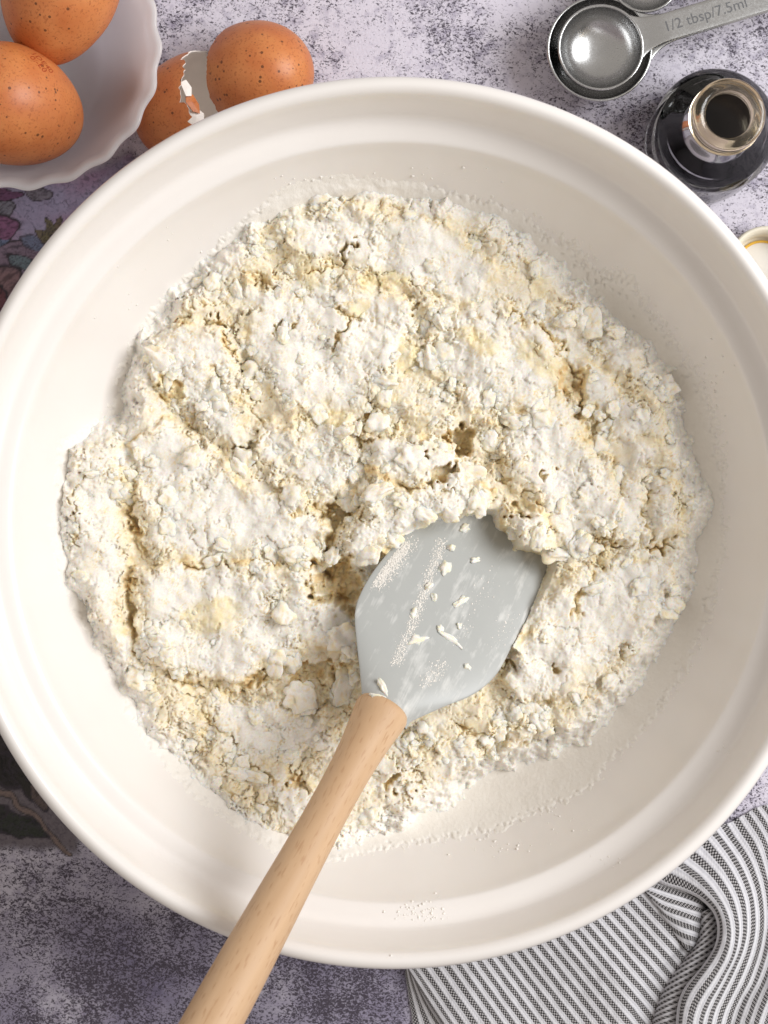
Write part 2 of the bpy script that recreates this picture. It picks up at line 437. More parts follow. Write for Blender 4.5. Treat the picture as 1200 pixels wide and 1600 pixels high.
# ------------------------------------------------------------------ mixing bowl
BX, BY = 0.35, -0.40
WALL = spline([(0, 1.15), (4, 1.25), (7.5, 1.9), (10, 3.3), (11.9, 5.2), (13.2, 7.2), (14.0, 8.7), (14.35, 9.55)], 90)     # inner wall, r and z
def wall_z(r): return np.interp(r, WALL[:, 0], WALL[:, 1])
outer = spline([(14.95, 9.4), (14.5, 8.2), (13.7, 6.6), (12.3, 4.3), (10.3, 2.2), (8.3, 0.75), (7.9, 0.25), (7.6, 0.0)], 60)
body_prof = np.vstack([[(0, 0.25), (7.0, 0.25), (7.3, 0.0)], outer[::-1], [(15.0, 9.65)], WALL[::-1]])
rim_prof = spline([(14.35, 9.55), (14.46, 9.74), (14.75, 9.86), (15.10, 9.94), (15.32, 10.12), (15.45, 10.5), (15.62, 11.3), (15.74, 11.9), (15.86, 12.25),
                   (16.10, 12.42), (16.36, 12.30), (16.46, 12.0), (16.44, 11.3), (16.36, 10.2), (16.2, 9.55), (15.8, 9.25), (15.1, 9.15), (14.6, 9.2), (14.30, 9.40), (14.30, 9.50)], 110)
crest = int(np.argmax(rim_prof[:, 1]))
INNER = np.vstack([WALL, rim_prof[1:crest + 1]])                  # everything the inside of the bowl shows, from the bottom to the crest
i_out = int(np.argmin(np.hypot(rim_prof[:, 0] - 15.1, rim_prof[:, 1] - 9.15)))
full = np.vstack([[(0, 0.25), (7.0, 0.25), (7.3, 0.0)], outer[::-1], rim_prof[crest:i_out][::-1], rim_prof[1:crest][::-1], WALL[::-1]])
V, Q = lathe(full, 256); bowl = build("mixing_bowl", V, Q, CERAMIC, loc=(BX, BY, 0))
tag(bowl, "large cream ceramic mixing bowl full of floury dough in the centre", "bowl")

# ------------------------------------------------------------------ spatula (placed before the dough: the dough gives way to it)
NECK = at(600, 1106, 9.6); TAIL = at(332, 1597, 16.2)
AX = TAIL - NECK; AX = AX / np.linalg.norm(AX)                    # up along the handle
BD = -AX                                                          # down along the blade
SIDE = np.cross([0, 0, 1], BD); SIDE = SIDE / np.linalg.norm(SIDE)
SIDE = SIDE * math.cos(math.radians(3)) + np.cross(BD, SIDE) * math.sin(math.radians(3))
UPN = np.cross(BD, SIDE); UPN = UPN / np.linalg.norm(UPN)
BLADE_P0 = NECK - UPN * 0.1
def ray_plane(px, py):
    o = np.array([0, 0, DCAM]); d = at(px, py, 0) - o
    t = np.dot(BLADE_P0 - o, UPN) / np.dot(d, UPN); return o + d * t
blade_px = [(566, 1092), (562, 1050), (557, 1005), (554, 962), (562, 930), (585, 890), (622, 845), (660, 806), (715, 775), (775, 770), (825, 800), (852, 845), (857, 874), (846, 912),
            (826, 960), (800, 1010), (774, 1056), (738, 1086), (690, 1106), (641, 1128)]
BO = np.array([[np.dot(ray_plane(*p) - NECK, BD), np.dot(ray_plane(*p) - NECK, SIDE)] for p in blade_px])
BOs = spline(BO, 240)
def blade_z(X, Y):
    return BLADE_P0[2] - ((X - BLADE_P0[0]) * UPN[0] + (Y - BLADE_P0[1]) * UPN[1]) / UPN[2]

spat = empty("spatula", tuple(NECK))
tag(spat, "grey silicone spatula with round beech handle stuck in the dough", "spatula")
# local frame of the spatula: x down the blade, y across, z off the blade
RM = Matrix((tuple(BD), tuple(SIDE), tuple(UPN))).transposed()
spat.rotation_euler = RM.to_euler()
us = np.concatenate([np.linspace(-0.25, BO[:, 0].max() - 0.6, 56), BO[:, 0].max() - 0.6 * (1 - np.sin(np.linspace(0, np.pi / 2, 14)[1:])) - 0.002])
rows = []
half = len(BOs) // 2
apex = int(np.argmax(BOs[:, 0])); L_ = BOs[:apex + 1]; R_ = BOs[apex:][::-1]
nv = 25
for u in us:
    a = np.interp(u, L_[:, 0], L_[:, 1]); b = np.interp(u, R_[:, 0], R_[:, 1])
    c, h = (a + b) / 2, (b - a) / 2
    root = max(0.0, 1 - u / 2.6)
    tipthin = 1 - 0.6 * max(0, u / BO[:, 0].max())
    ring = []
    for k in range(nv):
        s = -1 + 2 * k / (nv - 1); sx = math.sin(s * math.pi / 2)
        th = (0.09 + (0.20 * tipthin + 0.45 * root ** 1.5) * (1 - abs(sx) ** 2.2)) * (1 - abs(sx) ** 9) ** 0.5 + 0.001
        ring.append((u, c + sx * h, -0.10 + th * 0.75 + 0.03 * math.sin(u * 0.8)))
    for k in range(nv - 2, 0, -1):
        s = -1 + 2 * k / (nv - 1); sx = math.sin(s * math.pi / 2)
        th = (0.09 + (0.20 * tipthin + 0.45 * root ** 1.5) * (1 - abs(sx) ** 2.2)) * (1 - abs(sx) ** 9) ** 0.5 + 0.001
        ring.append((u, c + sx * h, -0.10 - th * 0.75 + 0.03 * math.sin(u * 0.8)))
    rows.append(ring)
rows = np.array(rows); nr, nk = rows.shape[:2]
Q = grid_quads(nk, nr, wrap=True)
build("blade", rows.transpose(1, 0, 2).reshape(-1, 3), Q, SILICONE, spat)
# handle: flared collar, waist, thicker towards the end
hp = spline([(0.0, -0.02), (0.75, -0.02), (1.02, 0.03), (1.10, 0.16), (1.09, 0.45), (1.0, 1.1), (0.90, 2.0), (0.83, 3.2), (0.82, 5.0), (0.87, 7.0), (0.96, 9.5), (1.04, 12.0), (1.08, 14.5), (1.06, 17.0), (0.95, 18.6), (0.55, 19.2), (0.0, 19.3)], 120)
hp[:, 0] *= 0.95
V, Q = lathe(hp, 64)
ho = build("handle", V, Q, WOOD, spat)
ho.rotation_euler = (0, -math.pi / 2, 0)         # lathe z -> up the handle (-x of the spatula)

# clearance of the handle over the bowl rim, printed while building
for t in np.linspace(6, 12, 25):
    p = NECK + AX * t
    if abs(math.hypot(p[0] - BX, p[1] - BY) - 16.1) < 0.15: print("handle over rim: axis z", p[2], "t", t)

# ------------------------------------------------------------------ dough
def dpx(px, py, z=6.4):
    a = at(px, py, z); return a[0] - BX, a[1] - BY
edge_px = [(104, 700), (150, 686), (200, 650), (200, 600), (222, 540), (268, 472), (330, 418), (400, 345), (450, 306), (520, 290), (600, 296), (680, 312), (760, 335), (830, 380), (890, 435), (945, 500),
           (1002, 540), (1042, 585), (1060, 650), (1068, 700), (1080, 740), (1104, 785), (1092, 830), (1076, 880), (1060, 950), (1022, 1010), (985, 1070), (930, 1130), (870, 1165), (805, 1190),
           (740, 1205), (690, 1250), (640, 1275), (580, 1300), (520, 1330), (430, 1315), (345, 1262), (285, 1200), (228, 1130), (190, 1050), (140, 972), (96, 862), (98, 765)]
ST = 0.042
gx = np.arange(-13.6, 13.6, ST)
X, Y = np.meshgrid(gx, gx, indexing='ij')
Rr = np.hypot(X, Y)
print("dough grid", X.shape)
w1x = 0.22 * fbm(X * 1.1, Y * 1.1, 31, 3) + 0.09 * fbm(X * 4, Y * 4, 33, 2); w1y = 0.22 * fbm(X * 1.1, Y * 1.1, 41, 3) + 0.09 * fbm(X * 4, Y * 4, 43, 2)
WX, WY = X + w1x * 1.4, Y + w1y * 1.4

sd_edge = sdpoly(WX, WY, [dpx(*p, z=6.9) for p in edge_px]) - 0.25 + 0.30 * fbm(X * 0.8, Y * 0.8, 55, 3)
# base: shallow heap that falls away at the rim of the mass
H = 6.25 + 0.35 * fbm(X * 0.22, Y * 0.22, 5, 3) + 0.42 * fbm(X * 0.62, Y * 0.62, 6, 3) + 0.75 * sstep(9.0, 13.2, Rr)
floured = 0.30 + 0.9 * fbm(X * 0.35, Y * 0.35, 61, 3)           # >0: dry white flour on top
torn = np.zeros(X.shape)                                        # wet dough laid bare
butter = np.zeros(X.shape)
crumbly = sstep(-0.1, 0.5, fbm(X * 0.3, Y * 0.3, 71, 2))

plates = [
 ([(215, 885), (300, 872), (400, 880), (480, 888), (520, 930), (553, 965), (560, 1015), (480, 1012), (425, 1046), (370, 1066), (300, 1060), (232, 1030), (209, 980)], 0.75),
 ([(110, 702), (188, 692), (196, 780), (203, 860), (198, 960), (188, 1010), (150, 968), (118, 900), (99, 850), (103, 760)], 0.55),
 ([(205, 700), (260, 652), (330, 690), (380, 762), (480, 770), (515, 830), (498, 888), (400, 879), (330, 873), (250, 876), (216, 860), (214, 790)], 0.58),
 ([(225, 560), (280, 505), (345, 510), (390, 600), (375, 690), (330, 690), (262, 635)], 0.5),
 ([(380, 450), (470, 400), (560, 430), (640, 470), (650, 560), (560, 640), (450, 650), (392, 560)], 0.35),
 ([(585, 735), (640, 765), (715, 735), (768, 765), (757, 806), (700, 822), (650, 830), (600, 862), (560, 884), (505, 880), (540, 820), (560, 770)], 0.95),
 ([(560, 672), (650, 680), (722, 712), (700, 738), (650, 760), (580, 738)], 0.65),
 ([(785, 790), (850, 796), (866, 866), (830, 868), (796, 855)], 0.95),
 ([(765, 660), (860, 640), (960, 720), (972, 800), (930, 852), (872, 866), (852, 800), (790, 752)], 0.5),
 ([(978, 740), (1005, 738), (1008, 832), (965, 852), (935, 838)], 0.42), ([(1022, 742), (1060, 760), (1070, 830), (1022, 842)], 0.45),
 ([(985, 690), (1058, 690), (1064, 730), (985, 726)], 0.35),
 ([(875, 905), (950, 872), (1052, 880), (1040, 960), (960, 1040), (880, 1085), (820, 1105), (785, 1062), (800, 1022), (842, 962)], 0.45),
 ([(440, 335), (560, 322), (700, 350), (780, 420), (740, 480), (640, 450), (520, 412), (450, 400)], 0.3),
 ([(660, 480), (760, 470), (850, 520), (882, 590), (830, 640), (740, 640), (672, 580)], 0.35),
 ([(400, 660), (540, 650), (560, 740), (520, 775), (440, 765), (395, 720)], 0.35),
 ([(310, 1085), (420, 1075), (520, 1110), (545, 1180), (440, 1190), (340, 1180)], 0.25),
 ([(380, 1200), (450, 1195), (520, 1230), (500, 1300), (430, 1290)], 0.25),
 ([(840, 470), (890, 500), (880, 555), (850, 560), (820, 520)], 0.35),
 ([(900, 560), (960, 590), (1040, 640), (1050, 690), (960, 690), (905, 620)], 0.3),
 ([(900, 450), (980, 530), (1040, 600), (1020, 640), (950, 570), (890, 500)], 0.35),
]
rng = np.random.default_rng(4)
for poly, dh in plates:
    pl = [dpx(*p) for p in poly]
    b = np.array(pl); m = (X > b[:, 0].min() - 1) & (X < b[:, 0].max() + 1) & (Y > b[:, 1].min() - 1) & (Y < b[:, 1].max() + 1)
    sd = sdpoly(WX[m], WY[m], pl)
    soft = 0.10 + 0.22 * sstep(-0.3, 0.4, fbm(X[m] * 0.7, Y[m] * 0.7, 57, 2)); inside = np.clip(0.5 - sd / (2 * soft), 0, 1); inside = inside * inside * (3 - 2 * inside); dh = dh * 1.0
    dome = sstep(0.0, -0.9, sd)
    H[m] += dh * inside * (0.72 + 0.28 * dome)
    torn[m] = np.maximum(torn[m], np.exp(-((sd - 0.05) / 0.11) ** 2) * min(1, dh * 1.5) * sstep(-0.2, 0.35, fbm(X[m] * 1.1, Y[m] * 1.1, 59, 2)))
    floured[m] += 0.75 * dome
PWX, PWY = X + w1x * 3.6, Y + w1y * 3.6
def pit(px, py, rx, ry, ang, depth, t=1.0, soft=0.35):
    cx, cy = dpx(px, py); a = math.radians(ang); s = 39.7
    u = ((PWX - cx) * math.cos(a) + (PWY - cy) * math.sin(a)) / (rx / s); v = (-(PWX - cx) * math.sin(a) + (PWY - cy) * math.cos(a)) / (ry / s)
    w = np.sqrt(u * u + v * v); k = sstep(1.0 + soft * .5, 1.0 - soft, w)
    H[:] = H - 0.7 * depth * k
    torn[:] = np.maximum(torn, t * sstep(1.25, 0.95, w) * (0.55 + 0.45 * sstep(-0.2, 0.3, fbm(X * 2.2, Y * 2.2, 95, 2))))
def crack(pts, width, depth, t=0.9):
    d = sdline(X + w1x * 2.6, Y + w1y * 2.6, [dpx(*p) for p in pts]); d = np.abs(d + 0.04 * noise(X * 3, Y * 3, 91))
    vary = 0.12 + 0.88 * sstep(-0.35, 0.35, fbm(X * 0.9, Y * 0.9, 93, 2)); width = width * (0.45 + 0.75 * vary); depth = depth * vary * 0.75; t = t * (0.35 + 0.65 * vary)
    k = np.exp(-(d / width) ** 2)
    H[:] = H - depth * k
    torn[:] = np.maximum(torn, t * np.exp(-(d / (width * 1.5)) ** 2))
for a in [(527, 908, 36, 44, 60, 1.5), (722, 690, 20, 30, 20, 1.5), (690, 741, 26, 9, 25, 1.2), (527, 805, 12, 28, -10, 1.0), (655, 708, 10, 6, 0, 0.6), (612, 1224, 12, 22, -60, 0.8),
          (463, 1215, 9, 26, 35, 0.5), (866, 1050, 9, 12, -30, 0.6), (835, 1155, 20, 10, 10, 0.5), (760, 1185, 24, 16, 10, 0.4), (265, 612, 18, 20, 20, 0.55), (350, 535, 18, 8, -30, 0.5),
          (338, 502, 12, 8, -20, 0.7), (540, 400, 7, 16, -20, 0.7), (570, 640, 26, 8, 40, 0.5), (810, 800, 12, 20, 40, 0.8), (500, 1050, 60, 16, 8, 0.55), (895, 600, 18, 40, 30, 0.35), (935, 660, 20, 20, 0, 0.3),
          (640, 845, 10, 8, 0, 0.6), (575, 690, 14, 6, -20, 0.5), (845, 735, 6, 14, -15, 0.5), (795, 1035, 10, 8, 0, 0.5), (640, 480, 6, 10, 0, 0.5), (440, 510, 6, 14, -40, 0.5), (385, 690, 24, 7, 20, 0.6)]:
    pit(*a)
for pts, w, d in [([(190, 745), (205, 800), (212, 840), (206, 900), (204, 980), (225, 1042), (262, 1062)], 0.12, 0.38), ([(200, 800), (225, 850), (214, 880)], 0.12, 0.45), ([(262, 1062), (330, 1072), (372, 1070), (432, 1056)], 0.11, 0.6),
                  ([(872, 862), (935, 846), (1005, 860), (1052, 850)], 0.07, 0.7), ([(935, 885), (908, 925), (900, 962)], 0.09, 0.6), ([(845, 502), (880, 558), (905, 600), (912, 650)], 0.10, 0.6),
                  ([(290, 882), (345, 884), (395, 898)], 0.08, 0.6), ([(760, 722), (800, 758), (850, 788)], 0.06, 0.45), ([(490, 880), (530, 930), (553, 960)], 0.10, 0.7), ([(225, 540), (262, 500), (290, 495)], 0.10, 0.4),
                  ([(375, 430), (420, 440), (440, 460)], 0.06, 0.4), ([(480, 420), (560, 425)], 0.05, 0.4), ([(500, 480), (560, 500)], 0.06, 0.5), ([(510, 540), (545, 500)], 0.06, 0.5), ([(640, 440), (690, 470)], 0.06, 0.45),
                  ([(300, 1090), (380, 1180), (440, 1225)], 0.08, 0.35), ([(250, 1150), (330, 1230), (400, 1262)], 0.07, 0.3), ([(120, 850), (115, 780), (130, 740)], 0.06, 0.35), ([(1010, 735), (1012, 840)], 0.07, 0.5),
                  ([(330, 580), (390, 640), (430, 700)], 0.07, 0.4), ([(780, 470), (830, 520), (860, 580)], 0.06, 0.4), ([(430, 770), (470, 800), (520, 790)], 0.07, 0.4), ([(640, 760), (700, 770), (760, 790)], 0.06, 0.5), ([(560, 800), (590, 840)], 0.07, 0.5),
                  ([(700, 1130), (760, 1150), (800, 1130)], 0.07, 0.35), ([(815, 1090), (850, 1110), (900, 1090)], 0.06, 0.4)]:
    crack(pts, w, d)
for (px, py, rx, ry, ang) in [(600, 435, 42, 12, 0), (745, 535, 40, 18, -30), (842, 560, 40, 20, -40), (480, 430, 14, 30, 20), (560, 480, 20, 14, 0), (640, 560, 20, 30, 0), (265, 610, 26, 22, 0), (520, 650, 24, 10, 0), (330, 960, 50, 30, 10)]:
    cx, cy = dpx(px, py); a = math.radians(ang); s = 39.7
    u = ((WX - cx) * math.cos(a) + (WY - cy) * math.sin(a)) / (rx / s); v = (-(WX - cx) * math.sin(a) + (WY - cy) * math.cos(a)) / (ry / s)
    k = sstep(1.15, 0.8, np.sqrt(u * u + v * v)); butter = np.maximum(butter, k)

# broken clods: cells at three sizes, each tilted and at its own height, cracked apart where the mass is crumbly
crumbly = crumbly * (1 - 0.7 * sstep(0.6, 1.1, floured))
smoothz = sstep(0.2, 0.9, floured) * (1 - 0.5 * crumbly)
for sc, amp, tilt, cw, cd, sd_, wf in [(0.55, 0.22, 0.22, 0.04, 0.08, 101, 1.6), (1.25, 0.20, 0.30, 0.06, 0.16, 131, 1.3), (2.9, 0.085, 0.24, 0.09, 0.05, 171, 0.7), (6.0, 0.028, 0.12, 0.14, 0.012, 191, 0.3)]:
    f1, f2, idx, vx, vy = worley((X + w1x * 2.2 * wf) * sc, (Y + w1y * 2.2 * wf) * sc, sd_)
    k = 1 - (0.5 if sc < 2 else 0.85) * smoothz
    local = 0.35 + 0.65 * sstep(-0.25, 0.35, fbm(X * 0.6, Y * 0.6, sd_ + 3, 2))
    H += k * local * (amp * (idx - 0.5) + tilt / sc * (vx * (((idx * 7.13) % 1) - 0.5) + vy * (((idx * 13.7) % 1) - 0.5)))
    gap = np.exp(-((f2 - f1) / cw) ** 2) * (((idx * 29.1) % 1) > 0.3) * local * k
    H -= cd * gap
    torn = np.maximum(torn, 0.85 * gap * (1 if sc < 4 else 0.5))
# floury lumps and grain
bil = np.abs(fbm(X * 2.2 + w1x, Y * 2.2 + w1y, 201, 4, 0.55))
H += 0.13 * bil * (0.12 + 0.88 * crumbly ** 2)
b2 = np.abs(noise(X * 6.5, Y * 6.5, 221)) + 0.5 * np.abs(noise(X * 12, Y * 12, 231))
H += 0.035 * b2 * (0.25 + 0.9 * crumbly)
# flaky torn layers: thin steps with ragged edges
flaky = np.clip(sstep(-0.05, 0.35, fbm(X * 0.45 + 3, Y * 0.45, 211, 2)) + 0.9 * np.exp(-((X + 0.5) ** 2 + (Y - 0.6) ** 2) / 9.0), 0, 1)
flaky = flaky * (1 - 0.72 * smoothz)
for fs, K, st_h, sd2 in [(0.6, 7.0, 0.15, 215), (1.5, 5.0, 0.055, 217)]:
    tn = (fbm((X + w1x * 1.5) * fs, (Y + w1y * 1.5) * fs, sd2, 4, 0.6) + 1) * K
    fr = tn - np.floor(tn); step = np.floor(tn) + sstep(0.90, 1.0, fr)
    H += flaky * st_h * (step - K)
    torn = np.maximum(torn, flaky * 1.0 * sstep(0.84, 0.95, fr) * sstep(1.0, 0.97, fr))
torn = np.maximum(torn, 0.75 * sstep(0.045, 0.0, bil) * sstep(-0.1, 0.3, fbm(X * 0.8, Y * 0.8, 241, 2)))

for fq, th_, sd3, dp in [(0.9, 0.030, 801, 0.10), (2.1, 0.050, 811, 0.06), (4.2, 0.06, 821, 0.015)]:
    ln = np.abs(fbm((X + w1x * 1.5) * fq, (Y + w1y * 1.5) * fq, sd3, 3, 0.55)); on = sstep(0.0, 0.35, fbm(X * 0.75 * fq ** 0.5, Y * 0.75 * fq ** 0.5, sd3 + 5, 2)) * (1 - 0.4 * smoothz)
    k = sstep(th_, 0.0, ln) * on
    H -= dp * k; torn = np.maximum(torn, 0.95 * k)
# the mass ends towards the bowl wall; a small bank of loose flour at its foot
inw = sstep(0.75, -1.0, sd_edge - 0.12)
wz = wall_z(np.minimum(Rr, 14.3))
H = wz - 0.35 + (H - wz + 0.35) * inw
# give way to the blade
bp = [(646, 828), (672, 822), (690, 812), (712, 818), (735, 806), (764, 808), (770, 828), (790, 838), (800, 862), (828, 868), (856, 874), (846, 912), (826, 960), (800, 1010), (774, 1056), (738, 1086), (690, 1106), (641, 1128), (566, 1092), (557, 1005), (554, 962), (562, 930), (585, 890), (622, 845)]
bp = [(ray_plane(*p)[0] - BX, ray_plane(*p)[1] - BY) for p in bp]
sdb = sdpoly(WX * 0.35 + X * 0.65, WY * 0.35 + Y * 0.65, bp)
BZ = blade_z(X + BX, Y + BY)
lim = BZ - 0.32
# outside the visible part the dough closes over the buried tip; inside it stays below
H = np.where(sdb < 0, np.minimum(H, lim), np.minimum(H, np.minimum(H, lim + 0.05 + np.maximum(0, sdb) * 4.5 + 20 * sstep(0.3, 0.6, sdb))))
near_tip = sstep(0.7, 0.03, sdb) * (sdb > 0) * (BZ < 6.9)
H = np.where(near_tip > 0, np.maximum(H, (BZ + 0.12 + 0.3 * fbm(X * 1.6, Y * 1.6, 7, 3)) * near_tip + H * (1 - near_tip)), H)

gxh, gyh = np.gradient(H, ST); slope = np.hypot(gxh, gyh)
torn = np.clip(np.maximum(torn, 0.8 * sstep(0.9, 2.2, slope) * sstep(-1.0, -0.4, -sd_edge * -1)), 0, 1)
torn = torn * sstep(0.1, -0.9, sd_edge)
fl = sstep(0.0, 0.9, floured + 0.45 * fbm(X * 1.1, Y * 1.1, 255, 3) + 0.9 * sstep(-1.2, -0.2, sd_edge) + 0.35 * fbm(X * 2.5, Y * 2.5, 251, 3))
c_fl = np.array([0.82, 0.795, 0.75]); c_mix = np.array([0.81, 0.735, 0.59]); c_wet = np.array([0.73, 0.535, 0.28]); c_but = np.array([0.80, 0.69, 0.42])
Cc = c_mix + (c_fl - c_mix) * fl[..., None]
bt = butter * (0.55 + 0.45 * sstep(-0.3, 0.3, fbm(X * 3, Y * 3, 261, 2))) * 0.8
Cc = Cc + (c_but - Cc) * bt[..., None]
cream = sstep(0.1, 0.55, fbm(X * 1.3, Y * 1.3, 271, 3)) * 0.5
Cc = Cc + (c_but - Cc) * (cream * (1 - fl * 0.6))[..., None]
tk = torn * (0.55 + 0.45 * sstep(-0.3, 0.3, fbm(X * 1.7, Y * 1.7, 281, 2)))
Cc = Cc + (np.array([0.82, 0.69, 0.43]) - Cc) * (0.8 * sstep(0.05, 0.5, tk))[..., None]
Cc = Cc + (c_wet - Cc) * (0.9 * sstep(0.45, 0.95, tk))[..., None]
Cc = Cc + (c_fl - Cc) * (0.9 * sstep(-0.9, -0.25, sd_edge))[..., None]
n = len(gx)
V = np.stack([X, Y, H], -1).reshape(-1, 3)
Q = grid_quads(n, n)
keepv = (H > wz + 0.01).ravel() & (sd_edge < 1.0).ravel()
Q = Q[keepv[Q].any(1)]
used = np.unique(Q); remap = np.full(len(V), -1); remap[used] = np.arange(len(used))
dough = build("dough", V[used], remap[Q], DOUGH, loc=(BX, BY, 0), colors=Cc.reshape(-1, 3)[used])
tag(dough, "shaggy white floury dough with yellow butter filling the mixing bowl", "dough")
def dough_h(x, y):
    i = np.clip(((x + 13.6) / ST).astype(int), 0, n - 1); j = np.clip(((y + 13.6) / ST).astype(int), 0, n - 1)
    return H[i, j], Cc[i, j], crumbly[i, j], sd_edge[i, j], sdb[i, j], fl[i, j]

# clods lying in and on the mass, each its own piece
clod_mesh = []
for k in range(10):
    Vi, Fi = ico(4)
    D0 = Vi.copy()
    Vi = Vi * np.array([1.0, 0.60 + 0.3 * hashf(np.array([k]), np.array([3]), 5)[0], 0.34 + 0.2 * hashf(np.array([k]), np.array([9]), 5)[0]])
    big_ = noise3(D0, 300 + k * 11, 1.3) * 0.42; f1_ = np.abs(noise3(D0, 340 + k * 11, 3.2)); f2_ = np.abs(noise3(D0, 350 + k * 7, 8.0))
    t_ = (noise3(D0, 360 + k * 5, 1.9) + 1) * 4; stp = np.floor(t_) + sstep(0.8, 1.0, t_ - np.floor(t_))      # torn layers
    Vi = Vi * (1 + big_ + 0.17 * f1_ + 0.035 * f2_ + 0.07 * (stp - 4))[:, None]
    t = sstep(-0.3, 0.35, noise3(D0, 380 + k, 1.7) - 0.35 * D0[:, 2])[:, None]; ed = sstep(0.10, 0.0, f1_)[:, None] * 0.6
    cc = c_fl * (1 - t) + np.array([0.84, 0.77, 0.60]) * t; cc = cc * (1 - ed) + np.array([0.80, 0.64, 0.36]) * ed
    ob = build("clod_source", Vi, Fi, DOUGH, colors=cc); clod_mesh.append(ob.data); bpy.data.objects.remove(ob)
spots = [(1001, 916, .62), (655, 800, 1.0), (700, 800, .8), (745, 785, .9), (610, 838, .85), (575, 865, .8), (520, 870, .7), (840, 838, 1.0), (805, 830, .7), (735, 740, .8), (640, 715, 1.0), (690, 700, .7), (590, 770, .9),
         (545, 780, .7), (600, 880, .5), (350, 850, .8), (240, 720, .7), (930, 590, .6), (960, 640, .7), (920, 640, .5), (1000, 650, .6), (880, 500, .65), (960, 520, .6), (1015, 600, .6), (1080, 790, .6), (1050, 920, .6), (990, 1010, .5),
         (900, 1090, .6), (850, 1120, .5), (780, 1130, .5), (720, 1160, .5), (650, 1190, .5), (310, 440, .5), (420, 380, .6), (520, 340, .6), (640, 340, .5), (740, 380, .5), (150, 740, .6), (130, 900, .5), (240, 1090, .5), (340, 1220, .5), (430, 700, .6), (470, 560, .6), (600, 600, .6), (700, 620, .6),
         (875, 790, .5), (1040, 740, .5), (980, 880, .5), (480, 1130, .5), (400, 1120, .5)]
rnd = random.Random(12)
tries = 0
while len(spots) < 285 and tries < 6000:
    tries += 1
    a_ = rnd.uniform(0, 6.283); r_ = 510 * math.sqrt(rnd.random()); px, py = 605 + r_ * math.cos(a_), 810 + r_ * math.sin(a_)
    x, y = dpx(px, py); q = dough_h(np.array([x]), np.array([y]))
    if q[3][0] > -0.5 or q[4][0] < 0.35: continue
    if rnd.random() > 0.02 + 0.98 * (1 - 0.8 * smoothz[min(n - 1, int((x + 13.6) / ST)), min(n - 1, int((y + 13.6) / ST))]) * max(q[2][0], 0.8 * flaky[min(n - 1, int((x + 13.6) / ST)), min(n - 1, int((y + 13.6) / ST))]): continue
    spots.append((px, py, 0.34 + 0.75 * rnd.random() ** 1.7))
for i, (px, py, s) in enumerate(spots):
    x, y = dpx(px, py); q = dough_h(np.array([x]), np.array([y])); h = q[0][0]
    f = s * rnd.uniform(0.42, 0.66)
    if q[4][0] < 0.25 and f > 0.3: h = max(h, blade_z(x + BX, y + BY) + 0.1) if q[4][0] > -0.3 else h
    o = link("clod", clod_mesh[i % 10], dough, (x, y, h - 0.06 * f))
    o.rotation_euler = (rnd.uniform(-.5, .5), rnd.uniform(-.5, .5), rnd.uniform(0, 6.28))
    o.scale = (f, f * rnd.uniform(.75, 1.25), f * rnd.uniform(.8, 1.2))

# loose crumbs: too many and too small to pick apart
Vi, Fi = ico(2)
r2 = np.random.default_rng(9)
N = 1400
th = r2.uniform(0, 2 * np.pi, N); rr = 13.2 * np.sqrt(r2.uniform(0.0, 1, N)); x = rr * np.cos(th); y = rr * np.sin(th)
h, cc, cr, se, sb, ff = dough_h(x, y)
ok = (se < -0.05) & (sb > 0.12) & (r2.uniform(0, 1, N) < 0.12 + 0.88 * np.maximum(cr, 0.5 * sstep(-0.9, -0.2, se)))
x, y, h, cc = x[ok], y[ok], h[ok], cc[ok]
VV, FF, KK = [], [], []
for i in range(len(x)):
    s = 0.022 + 0.15 * r2.uniform() ** 4
    P = Vi * (1 + 0.30 * noise3(Vi + i * 1.37, 3, 1.6) + 0.16 * r2.uniform(-1, 1, len(Vi)))[:, None] * np.array([1, r2.uniform(.5, 1), r2.uniform(.4, .75)]) * s
    a = r2.uniform(0, 6.28); c_, s_ = math.cos(a), math.sin(a); b_ = r2.uniform(-.5, .5)
    P = np.stack([P[:, 0] * c_ - P[:, 1] * s_, P[:, 0] * s_ + P[:, 1] * c_, P[:, 2] + b_ * P[:, 0]], 1) + np.array([x[i], y[i], h[i] + s * 0.15])
    VV.append(P); FF.append(Fi + i * len(Vi)); KK.append(np.repeat((cc[i] * 0.6 + c_fl * 0.4)[None], len(Vi), 0))
print("crumbs", len(x))
o = build("crumbs", np.vstack(VV), np.vstack(FF), DOUGH, dough, colors=np.vstack(KK)); o["kind"] = "stuff"

# ------------------------------------------------------------------ flour clinging to the wall of the bowl
def wall_point(t):                      # t: arc length fraction array along WALL -> r, z, nr, nz
    L = np.concatenate([[0], np.cumsum(np.linalg.norm(np.diff(WALL, axis=0), axis=1))])
    s = t * L[-1]; r = np.interp(s, L, WALL[:, 0]); z = np.interp(s, L, WALL[:, 1])
    dr = np.interp(s + .05, L, WALL[:, 0]) - np.interp(s - .05, L, WALL[:, 0]); dz = np.interp(s + .05, L, WALL[:, 1]) - np.interp(s - .05, L, WALL[:, 1])
    l = np.hypot(dr, dz); return r, z, -dz / l, dr / l
film_px = [(90, 700), (150, 640), (180, 560), (230, 480), (300, 410), (370, 345), (430, 305), (500, 285), (560, 290), (640, 283), (720, 290), (790, 305), (860, 330), (930, 380), (1000, 430), (1060, 500), (1105, 570), (1138, 660),
           (1148, 760), (1150, 860), (1130, 940), (1090, 1040), (1040, 1120), (985, 1180), (940, 1228), (900, 1262), (850, 1280), (790, 1308), (700, 1325), (620, 1338), (540, 1345), (480, 1335), (400, 1308), (320, 1262), (250, 1195), (190, 1110), (150, 1030), (110, 950), (85, 870), (82, 780)]
nt, nl = 1500, 130
